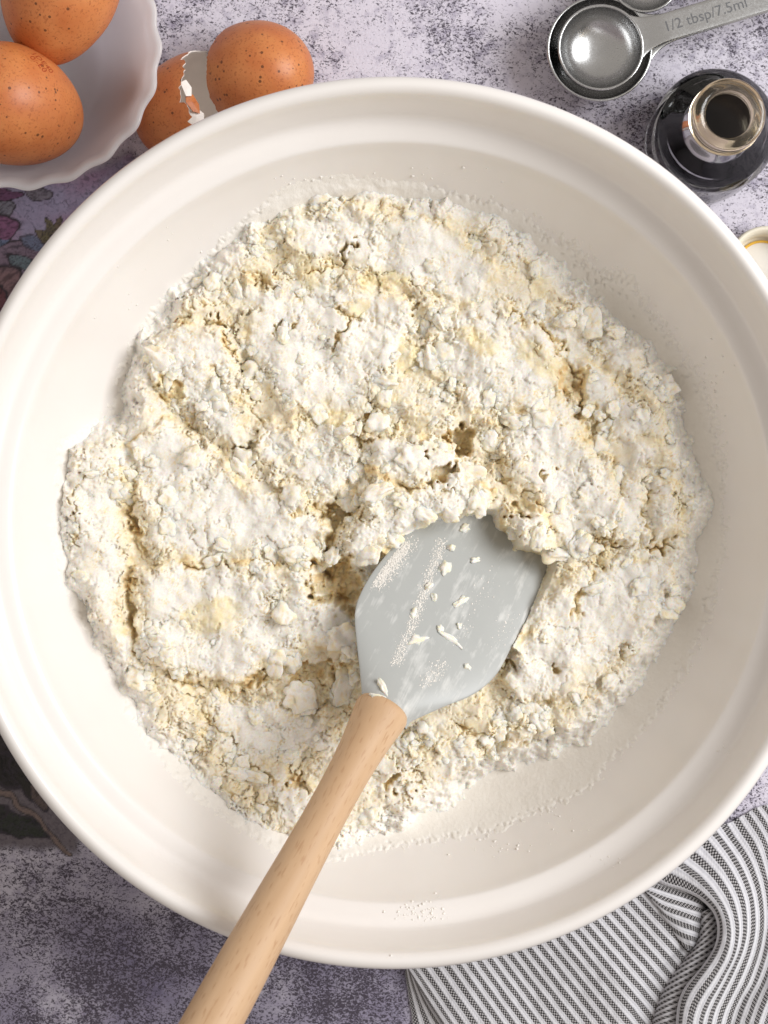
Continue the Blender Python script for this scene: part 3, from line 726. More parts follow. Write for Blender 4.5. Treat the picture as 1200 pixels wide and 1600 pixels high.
T, S = np.meshgrid(np.linspace(0, 2 * np.pi, nt, endpoint=False), np.linspace(0.62, 0.97, nl), indexing='ij')
r, z, nr_, nz_ = wall_point(S)
fx, fy = r * np.cos(T), r * np.sin(T)
# compare in the photo's own projection of the wall
sxy = FPX / (DCAM - z); qx = (fx + BX) * sxy; qy = (fy + BY) * sxy
fp = [((p[0] - 600), (800 - p[1])) for p in film_px]
wq = 9 * fbm(fx * 0.8, fy * 0.8, 401, 3) + 7 * fbm(fx * 3.0, fy * 3.0, 405, 3)
sdf = sdpoly(qx + wq, qy + wq * 0.8, fp) / 40.0
fe = [((p[0] - 600), (800 - p[1])) for p in edge_px]
sde = sdpoly(qx + wq, qy + wq * 0.8, fe) / 40.0
thick = 0.03 * sstep(0.02, -0.25, sdf) + 0.05 * sstep(0.0, -1.2, sdf) + 0.12 * sstep(0.7, -0.2, sde)
ang = np.degrees(T)
side = 0.58 + 0.42 * np.cos(T + 1.0)                                # most of it clings to the near and right-hand wall
prob = sstep(0.05, -1.1, sdf) * (0.04 + 0.96 * side) + 0.30 * fbm(fx * 0.7, fy * 0.7, 411, 3) * sstep(0.1, -0.2, sdf)
prob = prob + 0.75 * sstep(0.85, -0.1, sde)
grain = 0.5 + 0.62 * noise(fx * 5.5, fy * 5.5, 413) + 0.35 * noise(fx * 12, fy * 12, 415)
patchy = sstep(-0.10, 0.14, prob * 1.25 - grain * 0.75)
gr = (0.5 + 0.5 * fbm(fx * 7.5, fy * 7.5, 421, 2)) * 0.030 + (0.5 + 0.5 * noise(fx * 1.1, fy * 1.1, 431)) * 0.03
hgt = thick * patchy * (0.65 + 0.35 * fbm(fx * 1.1, fy * 1.1, 441, 2)) + gr * (thick > 0) * patchy * sstep(0.0, -0.3, sdf) * 0.8 - 0.012
lip = 0.05 * np.exp(-((sdf + 0.10) / 0.06) ** 2) * sstep(0.0, 0.4, fbm(fx * 0.7, fy * 0.7, 451, 2)); hgt = hgt + lip * patchy
Rn = r + nr_ * hgt; Zn = z + nz_ * hgt
V = np.stack([Rn * np.cos(T), Rn * np.sin(T), Zn], -1).reshape(-1, 3)
Q = grid_quads(nt, nl, wrap=True); kv = (hgt > 0).ravel(); Q = Q[kv[Q].any(1)]
used = np.unique(Q); remap = np.full(len(V), -1); remap[used] = np.arange(len(used))
o = build("flour_film", V[used], remap[Q], FLOUR, loc=(BX, BY, 0))
tag(o, "thin dry flour dusted on the inner wall of the mixing bowl", "flour", kind="stuff")

# specks and smudges of flour on the wall and rim
Vi, Fi = ico(1); VV, FF = [], []; r3 = np.random.default_rng(77); k = 0
od = np.argsort(INNER[:, 1])
def on_inner(px, py):
    """where a ray of the photo first meets the inside of the bowl"""
    zz = np.linspace(12.38, 1.2, 2200)
    q = np.array([(px - 600), (800 - py)])[None] * ((DCAM - zz) / FPX)[:, None]
    rho = np.hypot(q[:, 0] - BX, q[:, 1] - BY); rin = np.interp(zz, INNER[od, 1], INNER[od, 0])
    if rho[0] > rin[0]: return None
    i = int(np.argmax(rho > rin)); return np.array([q[i, 0], q[i, 1], zz[i]])
clusters = [(660, 1425, 34, 16, 130), (625, 1500, 26, 5, 26), (530, 1503, 8, 3, 10), (960, 1345, 30, 10, 12), (1130, 1170, 12, 10, 10), (340, 380, 60, 50, 26), (900, 1290, 60, 16, 20), (700, 275, 90, 12, 22), (1115, 610, 22, 60, 50), (500, 282, 50, 8, 40), (780, 1325, 60, 10, 40), (200, 480, 30, 60, 16), (860, 1262, 20, 14, 24), (1090, 1000, 20, 60, 24)]
for cx, cy, sx, sy, m in clusters:
    for _ in range(m):
        px, py = cx + r3.normal() * sx * 0.6, cy + r3.normal() * sy * 0.6
        if math.hypot(px - 615, py - 817) > 688: continue
        a = on_inner(px, py)
        if a is None: continue
        s = 0.015 + 0.06 * r3.uniform() ** 2.5
        P = Vi * (1 + 0.4 * r3.uniform(-1, 1, (len(Vi), 1))) * s * np.array([1, 1, 0.45]) + a - np.array([BX, BY, 0])
        VV.append(P); FF.append(Fi + k * len(Vi)); k += 1
o = build("flour_specks", np.vstack(VV), np.vstack(FF), FLOUR, loc=(BX, BY, 0))
tag(o, "scattered white flour specks on the rim and wall of the mixing bowl", "flour", kind="stuff")

# ------------------------------------------------------------------ bits of dough stuck on the blade and the collar
bits = [(648, 1002, 15, 10, 20, "largest dough crumb on the grey blade, near its middle"), (698, 998, 20, 5, -22, "thin curled sliver of dough beside the largest crumb on the blade"), (703, 858, 7, 6, 0, "round dough crumb on the blade near its buried tip"),
        (741, 877, 10, 5, 25, "single leaf-shaped dough crumb right of the streak on the blade"), (692, 890, 9, 12, -30, "ragged dough crumb at the upper end of the streak on the blade"), (725, 828, 9, 6, 40, "small dough crumb touching the dough at the blade tip"),
        (685, 985, 6, 8, 0, "small upright dough crumb just above the curled sliver"), (676, 935, 5, 6, 10, "tiny dough crumb at the middle of the streak on the blade"), (718, 942, 14, 5, 35, "slanting smear of dough right of the streak on the blade"),
        (715, 980, 4, 6, 0, "tiny dough crumb above the right end of the curled sliver"), (728, 1044, 7, 5, -30, "forked dough crumb low on the right of the blade"), (592, 1078, 5, 14, 25, "white dough drip where the blade enters the handle"),
        (638, 1086, 8, 7, 0, "rounded dough blob on the blade beside the handle collar"), (581, 1101, 12, 5, -15, "white dough smear on the end of the wooden handle"), (668, 918, 8, 5, 45, "flat dough flake on the streak below the ragged crumb"), (645, 960, 6, 9, -30, "powdery dough flake above the largest crumb on the blade")]
for i, (px, py, a, b, ang, lab) in enumerate(bits):
    p = ray_plane(px, py)
    lift = 0.02 + (0.10 if py < 1060 else 0.16)
    if lab.startswith("white dough"): lift = 0.42 if "drip" in lab else 0.85
    p = p + UPN * lift
    Vi, Fi = ico(3)
    nn = noise3(Vi, 500 + i * 13, 1.7) * 0.55 + np.abs(noise3(Vi, 520 + i * 7, 4.0)) * 0.25
    P = Vi * (1 + nn)[:, None] * np.array([a / 41.0, b / 41.0, 0.13 + 0.004 * min(a, b)])
    if "sliver" in lab: P[:, 1] += 0.35 * P[:, 0] ** 2 * np.sign(-P[:, 0]) * 1.2
    t = sstep(-0.2, 0.5, noise3(Vi, 540 + i, 1.5))[:, None]
    o = build("dough_crumb", P, Fi, DOUGH, loc=tuple(p), colors=c_fl * (1 - t) + np.array([0.82, 0.77, 0.62]) * t)
    rz = Matrix.Rotation(math.radians(ang), 3, 'Z')
    tilt = Vector((0, 0, 1)).rotation_difference(Vector(UPN)).to_matrix()
    o.rotation_euler = (tilt @ rz).to_euler()
    tag(o, lab, "dough crumb", "dough crumbs stuck to the spatula")

# streaks of powdery flour dragged along the blade: grains too small to count
VV, FF = [], []; k = 0; Vi, Fi = ico(1)
for (x0, y0, x1, y1, wdt, m) in [(690, 845, 640, 985, 9, 1300), (635, 850, 585, 915, 15, 3000), (640, 985, 615, 1040, 10, 500), (760, 900, 720, 1000, 20, 90), (690, 1040, 660, 1075, 14, 300), (800, 960, 770, 1010, 14, 70)]:
    for _ in range(m):
        t = r3.uniform(); px = x0 + (x1 - x0) * t + r3.normal() * wdt * 0.5; py = y0 + (y1 - y0) * t + r3.normal() * wdt * 0.35
        s = 0.007 + 0.026 * r3.uniform() ** 3
        q = np.array([np.dot(ray_plane(px, py) - NECK, BD), np.dot(ray_plane(px, py) - NECK, SIDE)])
        u = q[0]; a = np.interp(u, L_[:, 0], L_[:, 1]); b = np.interp(u, R_[:, 0], R_[:, 1]); sx = (q[1] - (a + b) / 2) / ((b - a) / 2 + 1e-6)
        if abs(sx) > 0.93 or u > BO[:, 0].max() - 0.3: continue
        root = max(0.0, 1 - u / 2.6); tipthin = 1 - 0.6 * max(0, u / BO[:, 0].max())
        zz = -0.10 + 0.75 * (0.09 + (0.20 * tipthin + 0.45 * root ** 1.5) * (1 - abs(sx) ** 2.2)) * (1 - abs(sx) ** 9) ** 0.5 + 0.03 * math.sin(u * 0.8)
        VV.append(Vi * (1 + 0.4 * r3.uniform(-1, 1, (len(Vi), 1))) * s * np.array([1.5, 1, 0.55]) + np.array([q[0], q[1], zz])); FF.append(Fi + k * len(Vi)); k += 1
o = build("flour_streaks", np.vstack(VV), np.vstack(FF), FLOUR, loc=tuple(NECK)); o.rotation_euler = RM.to_euler()
tag(o, "powdery flour streaks dragged along the grey spatula blade", "flour", kind="stuff")

# ------------------------------------------------------------------ small milk glass bowl with eggs
ex, ey, _ = at(30, 75, 5.2)
def scallop(T, R, Z):
    k = sstep(3.4, 5.2, Z) * sstep(3.5, 5.0, R)
    w = 0.5 + 0.5 * np.cos(21 * T)
    return R + k * 0.15 * (w - 0.5), Z + k * 0.10 * (w - 0.5)
eb = [(0, 0.35), (2.3, 0.35), (2.5, 0.0), (2.75, 0.0), (2.9, 0.35), (3.6, 1.3), (4.5, 2.6), (5.15, 3.9), (5.48, 4.9), (5.66, 5.18), (5.60, 5.32), (5.42, 5.24), (5.18, 4.8), (4.85, 3.9), (4.2, 2.7), (3.3, 1.5), (2.4, 0.85), (0, 0.7)]
V, Q = lathe(spline(eb, 120), 352, scallop)
o = build("small_bowl", V, Q, MILK, loc=(ex, ey, 0))
tag(o, "small white milk glass bowl with scalloped rim holding brown eggs", "bowl")

def egg_profile(n=80, a=2.85, b=2.2, k=0.12):
    t = np.linspace(0, np.pi, n)
    return np.stack([b * np.sin(t) * (1 + k * np.cos(t) * -1), -a * np.cos(t)], 1)
def egg(name, loc, axis, label, seed, f=1.0, roll=0.0):
    V, Q = lathe(egg_profile() * f, 96)
    P = V / np.linalg.norm(V, axis=1, keepdims=True)
    V = V * (1 + 0.008 * noise3(P * 2 + seed, 600 + seed, 1.0))[:, None]
    o = build(name, V, Q, m_egg(seed), loc=loc)
    q = Vector((0, 0, 1)).rotation_difference(Vector(axis).normalized())
    o.rotation_euler = (q.to_matrix() @ Matrix.Rotation(roll, 3, 'Z')).to_euler()
    return tag(o, label, "egg", "brown eggs in the small white bowl")
eA = at(23, 166, 4.6); eB = at(93, -16, 4.9)
eggA = egg("egg", tuple(eA), (-0.55, 0.15, 0.55), "speckled brown egg with red stamped code in the small bowl", 1, 1.08)
eggB = egg("egg", tuple(eB), (0.3, 0.9, 0.35), "unstamped brown egg cut off by the top edge, in the small bowl", 2, 1.08)

def text_mesh(txt, size, depth=0.0):
    cu = bpy.data.curves.new("lettering", 'FONT'); cu.body = txt; cu.size = size; cu.extrude = depth; cu.align_x = 'CENTER'; cu.align_y = 'CENTER'
    ob = bpy.data.objects.new("lettering", cu); COL.objects.link(ob)
    dg = bpy.context.evaluated_depsgraph_get(); me = ob.evaluated_get(dg).to_mesh()
    V = np.array([v.co[:] for v in me.vertices]); Fc = [tuple(p.vertices) for p in me.polygons]
    ob.to_mesh_clear(); bpy.data.objects.remove(ob); bpy.data.curves.remove(cu)
    return V, Fc
# red stamp wrapped on the egg: lettering laid out in cm, dropped on the shell along the view from the lettering's own side
INK = NT("red_ink"); iv = INK.coords(); INK.color(INK.mix(INK.noise(iv, 9, 3), (0.30, 0.022, 0.004), (0.42, 0.06, 0.012))); INK.set(Roughness=0.6); INK = INK.m
def stamp(eggo, centre, px_dir_deg, lines):
    dg = bpy.context.view_layer; dg.update()
    Mi = eggo.matrix_world.inverted(); c = Vector(eA)
    VV, FF, base = [], [], 0
    a = math.radians(px_dir_deg); ux = Vector((math.cos(a), math.sin(a), 0)); n0 = (Vector(centre) - c).normalized()
    ux = (ux - n0 * ux.dot(n0)).normalized(); uy = n0.cross(ux)
    for li, tx in enumerate(lines):
        V, Fc = text_mesh(tx, 0.40); V[:, 1] -= li * 0.33
        bm = bmesh.new(); vs = [bm.verts.new(v) for v in V]
        for f in Fc:
            try: bm.faces.new([vs[i] for i in f])
            except ValueError: pass
        bmesh.ops.triangulate(bm, faces=bm.faces[:]); bmesh.ops.subdivide_edges(bm, edges=[e for e in bm.edges if e.calc_length() > 0.08], cuts=2, use_grid_fill=False); bmesh.ops.triangulate(bm, faces=bm.faces[:])
        bm.verts.index_update()
        for v in bm.verts:
            d = (n0 * 2.3 + ux * v.co.x + uy * v.co.y).normalized()
            dl = (Mi.to_3x3() @ d).normalized()
            # radius of the egg along dl
            pr = egg_profile(400) * 1.08; angp = np.arctan2(pr[:, 0], pr[:, 1]); rad = np.hypot(pr[:, 0], pr[:, 1])
            an = math.atan2(math.hypot(dl.x, dl.y), dl.z); od = np.argsort(angp); rv = np.interp(an, angp[od], rad[od])
            pd = np.array(dl)[None]; rv *= 1 + 0.008 * noise3(pd * 2 + 1, 601, 1.0)[0]
            VV.append(np.array(dl) * (rv + 0.006))
        FF += [tuple(base + v.index for v in f.verts) for f in bm.faces]; base += len(bm.verts); bm.free()
    build("stamp", np.array(VV), FF, INK, eggo, smooth=True)
stamp(eggA, at(70, 92, 6.0), -43, ["1DE40", "0:-E0"])

# ------------------------------------------------------------------ broken eggshells
LINING = simple("shell_lining", (0.93, 0.87, 0.81), 0.6)
def half_shell(loc, axis, rmax, tmax, seed, label, f=1.0, jag=0.12):
    nt_, ns = 200, 60
    th = np.linspace(0, 2 * np.pi, nt_, endpoint=False)
    cut = tmax + jag * (fbm(np.cos(th) * 2.2, np.sin(th) * 2.2, seed, 3) * 1.2 + 1.0 * (hashf(np.floor(th * 3.1), np.zeros_like(th), seed) - 0.5)) + 0.022 * noise(np.cos(th) * 14, np.sin(th) * 14, seed + 4)
    out = []
    for off in (0.0, -0.05):
        T = np.linspace(0, 1, ns)[None] * cut[:, None]
        a, b = 2.75 * f, 2.2 * f
        r_ = (b + off) * np.sin(T) ; z_ = (a * np.where(T < np.pi / 2, 1, 1.15) + off) * np.cos(T)
        out.append(np.stack([r_ * np.cos(th)[:, None], r_ * np.sin(th)[:, None], z_], -1))
    o = build("eggshell", out[0].reshape(-1, 3), grid_quads(nt_, ns, True), m_egg(seed), loc=loc)
    inner = out[1]; edge = np.concatenate([inner, out[0][:, -1:, :]], 1)
    build("lining", edge.reshape(-1, 3), grid_quads(nt_, ns + 1, True)[:, ::-1].copy(), LINING, o)
    q = Vector((0, 0, 1)).rotation_difference(Vector(axis).normalized()); o.rotation_euler = q.to_euler()
    tag(o, label, "eggshell", "broken eggshells behind the mixing bowl"); return o
s1 = at(400, 117, 2.25); s2 = at(305, 168, 2.42)
half_shell(tuple(s1), (0.55, -0.05, 0.72), 2.2, 1.72, 11, "rounded brown eggshell half, speckled, lying with its dome up", 1.0, 0.06)
left_shell = half_shell(tuple(s2), (-0.80, -0.30, -0.50), 2.2, 1.86, 23, "brown eggshell half with jagged edge and white inside, beside small bowl", 1.0, 0.14)

# splinters of the torn edge hanging inside on the membrane
bpy.context.view_layer.update()
def shard(px, py, z, pts, nrm, tilt_ang, mat):
    c = at(px, py, z); P = [(0, 0, 0.05)] + [(x_, y_, -0.10 * (x_ * x_ + y_ * y_)) for x_, y_ in pts]
    n_ = len(pts); V = P + [(a, b, c_ - 0.045) for a, b, c_ in P]
    Fc = [(0, 1 + i, 1 + (i + 1) % n_) for i in range(n_)] + [(n_ + 1, n_ + 2 + (i + 1) % n_, n_ + 2 + i) for i in range(n_)] + [(1 + i, n_ + 2 + i, n_ + 2 + (i + 1) % n_, 1 + (i + 1) % n_) for i in range(n_)]
    o = build("shard", V, Fc, mat, loc=tuple(c), smooth=False)
    q = Vector((0, 0, 1)).rotation_difference(Vector(nrm).normalized()).to_matrix() @ Matrix.Rotation(math.radians(tilt_ang), 3, 'Z')
    o.rotation_euler = q.to_euler(); o.parent = left_shell; o.matrix_parent_inverse = left_shell.matrix_world.inverted()
shard(300, 160, 3.75, [(-.52, .10), (-.2, .26), (.25, .22), (.55, .02), (.3, -.2), (-.15, -.22)], (0.5, 0.1, 0.8), -50, left_shell.data.materials[0])
shard(306, 183, 3.45, [(-.3, .22), (.15, .34), (.36, .05), (.28, -.3), (-.1, -.36), (-.34, -.1)], (0.25, -0.3, 0.9), 15, LINING)
shard(292, 138, 3.9, [(-.2, .3), (.12, .36), (.24, 0), (.1, -.34), (-.16, -.3)], (0.55, 0.2, 0.8), 20, LINING)

# ------------------------------------------------------------------ measuring spoons
MARK = simple("stamped_mark", (0.13, 0.13, 0.135), 0.5, Metallic=0.6)
def spoon(cx, cy, zr, r, depth, ang, hlen, hw, label, text=None):
    a0 = at(cx, cy, zr)
    root = empty("measuring_spoon", (a0[0], a0[1], zr - depth - 0.1))
    root.rotation_euler = (0, 0, math.radians(ang)); tag(root, label, "measuring spoon", "nested steel measuring spoons")
    zc = depth + 0.1
    t = np.linspace(0, np.pi / 2, 34)
    pin = np.stack([(r - 0.06) * np.sin(t) ** 0.9, zc - depth * np.cos(t) ** 0.85], 1); pin[0, 0] = 0
    pout = np.stack([(r + 0.03) * np.sin(t) ** 0.9, zc - (depth + 0.08) * np.cos(t) ** 0.85 - 0.015], 1); pout[0, 0] = 0
    prof = np.vstack([pout, [(r + 0.05, zc - 0.02), (r + 0.05, zc + 0.015), (r - 0.02, zc + 0.03)], pin[::-1]])
    V, Q = lathe(prof, 128); build("bowl", V, Q, STEEL, root)
    # handle: flares out of the rim, then an even flat strip with a round end
    phi = math.radians(36); vv = np.linspace(-1, 1, 25); top = []
    for q in np.linspace(0, 1, 22):
        A_ = np.stack([(r + 0.02) * np.cos(phi * vv), (r + 0.02) * np.sin(phi * vv)], 1)
        C_ = np.stack([np.full(25, r + 0.15), vv * hw / 2 * 1.02], 1); L2 = np.stack([np.full(25, r + 1.1), vv * hw / 2], 1)
        top.append(A_ * (1 - q) ** 2 + 2 * q * (1 - q) * C_ + q * q * L2)
    for x_ in np.linspace(r + 1.3, r + hlen, 30):
        e = r + hlen - x_; w = hw / 2 if e > hw / 2 else math.sqrt(max(1e-4, (hw / 2) ** 2 - (hw / 2 - e) ** 2))
        top.append(np.stack([np.full(25, x_), vv * w], 1))
    top = np.array(top); nx = len(top)
    zt = zc + 0.02 + 0.06 * sstep(0, 1.2, top[..., 0] - r)
    ed = np.abs(vv)[None] ** 12 * 0.02
    Tp = np.concatenate([top, (zt - ed)[..., None]], -1); Bt = np.concatenate([top, (zt - 0.09 + ed)[..., None]], -1)[:, ::-1]
    ring = np.concatenate([Tp, Bt], 1)
    build("handle", ring.transpose(1, 0, 2).reshape(-1, 3), grid_quads(50, nx, True), STEEL, root)
    if text:
        V, Fc = text_mesh(text, 0.62)
        V[:, 0] = V[:, 0] + r + 2.75; V[:, 2] = zc + 0.085
        build("lettering", V, Fc, MARK, root, smooth=False)
    return root
spoon(937, 76, 2.45, 2.12, 1.75, 17, 8.5, 1.2, "largest steel measuring spoon, dark inside, under the half tablespoon")
spoon(939, 74, 2.72, 1.72, 1.35, 17, 8.5, 1.16, "steel half tablespoon spoon with engraved handle, nested on top", "1/2 tbsp/7.5ml")
spoon(1008, -36, 2.50, 1.42, 1.1, 14, 7.5, 1.05, "small steel measuring spoon at the very top edge of the picture")

# ------------------------------------------------------------------ vanilla bottle
b0 = at(1140, 178, 7.3)
bottle = empty("bottle", (b0[0], b0[1], 0))
bottle.scale = (1.02, 1.02, 0.75)
tag(bottle, "small open clear glass bottle of dark vanilla extract", "bottle")
def m_thin_glass():
    m = NT("clear_glass"); m.n.remove(m.b); v = m.coords()
    tr = m.n.new("ShaderNodeBsdfTransparent"); gl = m.n.new("ShaderNodeBsdfGlossy"); gl.inputs["Roughness"].default_value = 0.03
    lw = m.n.new("ShaderNodeLayerWeight"); lw.inputs[0].default_value = 0.35
    m.link(m.ramp(lw.outputs["Facing"], [(0.35, (0.95, 0.95, 0.96)), (0.97, (0.60, 0.60, 0.64))]), tr.inputs[0])
    bp_ = m.n.new("ShaderNodeBump"); bp_.inputs["Strength"].default_value = 0.08; bp_.inputs["Distance"].default_value = 0.0004; m.link(m.noise(v, 1.6, 2), bp_.inputs["Height"]); m.link(bp_.outputs[0], gl.inputs["Normal"])
    fr = m.n.new("ShaderNodeFresnel"); fr.inputs[0].default_value = 1.5
    mx = m.n.new("ShaderNodeMixShader"); m.link(fr.outputs[0], mx.inputs[0]); m.link(tr.outputs[0], mx.inputs[1]); m.link(gl.outputs[0], mx.inputs[2]); m.link(mx.outputs[0], m.out.inputs[0])
    return m.m
GLASS = m_thin_glass(); NECKG = m_glass("amber_stained_glass", (0.93, 0.80, 0.60), 0.12)
out_p = spline([(2.30, 0.0), (2.45, 0.25), (2.47, 1.5), (2.47, 4.4), (2.40, 5.0), (2.15, 5.7), (1.75, 6.6), (1.42, 7.4), (1.28, 7.8)], 60)
in_p = spline([(1.08, 7.8), (1.16, 7.3), (1.58, 6.5), (1.98, 5.6), (2.22, 4.95), (2.27, 4.4), (2.27, 1.2), (2.2, 0.8), (1.8, 0.6)], 60)
V, Q = lathe(np.vstack([[(0, 0.08)], out_p, in_p, [(0, 0.6)]]), 128); build("glass_body", V, Q, GLASS, bottle)
nk = [(1.27, 7.82), (1.28, 8.05), (1.42, 8.15), (1.42, 8.35), (1.28, 8.45), (1.27, 8.65), (1.38, 8.75), (1.38, 8.95), (1.27, 9.05), (1.26, 9.25), (1.36, 9.35), (1.40, 9.5), (1.34, 9.66), (1.15, 9.70), (0.95, 9.62), (0.90, 9.4), (0.92, 8.6), (1.06, 7.82)]
V, Q = lathe(np.vstack([spline(nk, 90), [(1.27, 7.82)]]), 96); build("neck", V, Q, NECKG, bottle)
LQ = NT("vanilla_liquid"); lv = LQ.coords(); LQ.color(LQ.mix(LQ.noise(lv, 1.5, 2), (0.010, 0.008, 0.008), (0.016, 0.012, 0.010))); LQ.set(Roughness=0.08, Specular_IOR_Level=0.3)
lp = spline([(1.85, 0.68), (2.16, 0.9), (2.23, 1.4), (2.23, 4.4), (2.18, 4.95), (1.94, 5.6), (1.62, 6.32), (1.52, 6.45), (1.45, 6.47)], 50)
V, Q = lathe(np.vstack([[(0, 0.63), (1.3, 0.64)], lp, [(1.3, 6.42), (0, 6.42)]]), 96); build("liquid", V, Q, LQ.m, bottle)

# screw cap lying upside down beside the bottle
c0 = at(1196, 412, 1.2)
cap = empty("bottle_cap", (c0[0], c0[1], 0)); tag(cap, "cream screw cap lying upside down, half hidden by the bowl rim", "cap")
CREAM = simple("cream_plastic", (0.80, 0.74, 0.60), 0.35); LINER = simple("cap_liner", (0.74, 0.70, 0.64), 0.4)
YEL = simple("amber_residue", (0.72, 0.42, 0.05), 0.25)
cp = [(0, 0), (1.45, 0), (1.55, 0.1), (1.58, 0.8), (1.56, 1.3), (1.48, 1.38), (1.38, 1.32), (1.34, 1.2), (1.26, 1.1), (1.30, 1.0), (1.24, 0.88), (1.28, 0.76), (1.22, 0.62), (1.24, 0.3), (1.18, 0.24), (0, 0.24)]
V, Q = lathe(np.array(cp), 128); build("shell", V, Q, CREAM, cap)
V, Q = lathe(np.array([(0, 0.25), (0.96, 0.25), (1.0, 0.28), (1.0, 0.31), (0.96, 0.33), (0, 0.33)]), 96); build("liner", V, Q, LINER, cap)
tt_ = np.linspace(0, 2 * np.pi, 17)
V, Q = lathe(np.stack([1.03 + 0.055 * np.cos(tt_), 0.33 + 0.05 * np.sin(tt_)], 1), 96); build("amber_ring", V, Q, YEL, cap)

# ------------------------------------------------------------------ striped kitchen towel
towel = empty("kitchen_towel", tuple(at(950, 1560, 0)))
tag(towel, "crumpled grey and white striped linen towel under the bowl", "towel")
T0 = at(950, 1560, 0)
def patch(name, rows, uvals, nu, nv, wrinkle=0.05, seed=1):
    """rows: one list of (px, py, z) per stripe line; uvals: stripe number of each row"""
    R3 = []
    for row in rows:
        R3.append(spline([at(*p) for p in row], nv))
    R3 = np.array(R3)                                  # rows x nv x 3
    tu = np.linspace(0, len(rows) - 1, nu)
    G = np.zeros((nu, nv, 3)); U = np.zeros((nu, nv))
    Rp = np.concatenate([2 * R3[:1] - R3[1:2], R3, 2 * R3[-1:] - R3[-2:-1]]); uv_ = np.asarray(uvals, float)
    for k, t in enumerate(tu):
        i = min(int(t), len(rows) - 2); f = t - i; a, b, c, d = Rp[i], Rp[i + 1], Rp[i + 2], Rp[i + 3]
        G[k] = 0.5 * (2 * b + (c - a) * f + (2 * a - 5 * b + 4 * c - d) * f * f + (3 * b - a - 3 * c + d) * f ** 3)
        U[k] = uv_[i] + (uv_[i + 1] - uv_[i]) * f
    W = np.concatenate([np.zeros((nu, 1)), np.cumsum(np.linalg.norm(np.diff(G, axis=1), axis=2), 1)], 1)
    G[..., 2] += wrinkle * fbm(G[..., 0] * 0.7, G[..., 1] * 0.7, seed, 3) + 0.012 * noise(G[..., 0] * 4, G[..., 1] * 4, seed + 2)
    G[..., 2] = np.maximum(G[..., 2], 0.04)
    o = build(name, (G - T0).reshape(-1, 3), grid_quads(nu, nv), TOWEL, towel, uvs=np.stack([U, W], -1).reshape(-1, 2))
    sol = o.modifiers.new("thickness", 'SOLIDIFY'); sol.thickness = 0.06 * CM; sol.offset = -1
    return o
def z7(x, y): return 920 + x / 4.286, 1240 + y / 4.286
def row7(pts, zs): return [(*z7(*p), z) for p, z in zip(pts, zs)]
E = [(1140, 1330), (1095, 1400), (1082, 1470), (1066, 1492), (1040, 1520), (1014, 1552), (1000, 1576), (990, 1612), (972, 1700), (950, 1800), (930, 1900)]
def hitE(p, d):
    best = None
    for (ax, ay), (bx, by) in zip(E[:-1], E[1:]):
        den = d[0] * (by - ay) - d[1] * (bx - ax)
        if abs(den) < 1e-9: continue
        t = ((ax - p[0]) * (by - ay) - (ay - p[1]) * (bx - ax)) / den; s = ((ax - p[0]) * d[1] - (ay - p[1]) * d[0]) / den
        if 0 <= s <= 1 and t > 0 and (best is None or t < best): best = t
    return best
rows = []; uv_ = []
rows.append([(628, 1440, .05), (632, 1500, .05), (640, 1560, .05), (652, 1640, .05), (664, 1720, .05), (680, 1830, .05), (684, 1840, .05)]); uv_.append(-5)
rows.append([(632, 1440, .35), (642, 1505, .4), (664, 1560, .35), (700, 1620, .35), (745, 1690, .4), (810, 1800, .35), (818, 1812, .2)]); uv_.append(-2.5)
p = np.array([640., 1508.])
for k, u in enumerate([0, 4, 8, 12, 16, 20, 24, 28]):
    f = u / 31; ang = math.radians(56 - 12 * f); d = np.array([math.cos(ang), math.sin(ang)]); nrm = np.array([d[1], -d[0]])
    if k: p = p + nrm * 14.4 * (u - lastu)
    lastu = u
    st_ = p - d * 70; L = hitE(st_, d) or 420
    zz = 0.62 + 0.12 * math.sin(u * 0.5)
    rows.append([(*(st_ + d * L * q), z) for q, z in ((0, zz), (.2, zz), (.45, zz + .1), (.7, zz + .12), (.88, zz + .18), (.95, zz + .08), (.99, zz - .2), (1.0 + 34.0 / L, .05))]); uv_.append(u)
patch("lower_layer", rows, uv_, 240, 220, 0.10, 5)
# folded flap in the crease
patch("pocket", [row7([(330, 560), (480, 610), (620, 655), (745, 715), (790, 740)], [.85, .9, .95, .95, .15]), row7([(370, 640), (490, 690), (610, 730), (738, 770), (790, 800)], [.95, 1.0, 1.05, 1.0, .15]),
                 row7([(400, 680), (500, 760), (610, 800), (720, 840), (775, 860)], [.92, 1.05, 1.1, 1.0, .15]), row7([(470, 780), (540, 840), (620, 880), (706, 910), (770, 940)], [.9, 1.0, 1.05, .95, .12]),
                 row7([(560, 920), (600, 950), (645, 975), (694, 990), (740, 1010)], [.82, .9, .95, .9, .12]), row7([(640, 1030), (650, 1036), (660, 1042), (672, 1048), (700, 1060)], [.78, .8, .8, .75, .12])], [0, 1.2, 2.3, 3.4, 4.6, 5.6], 80, 90, 0.03, 9)
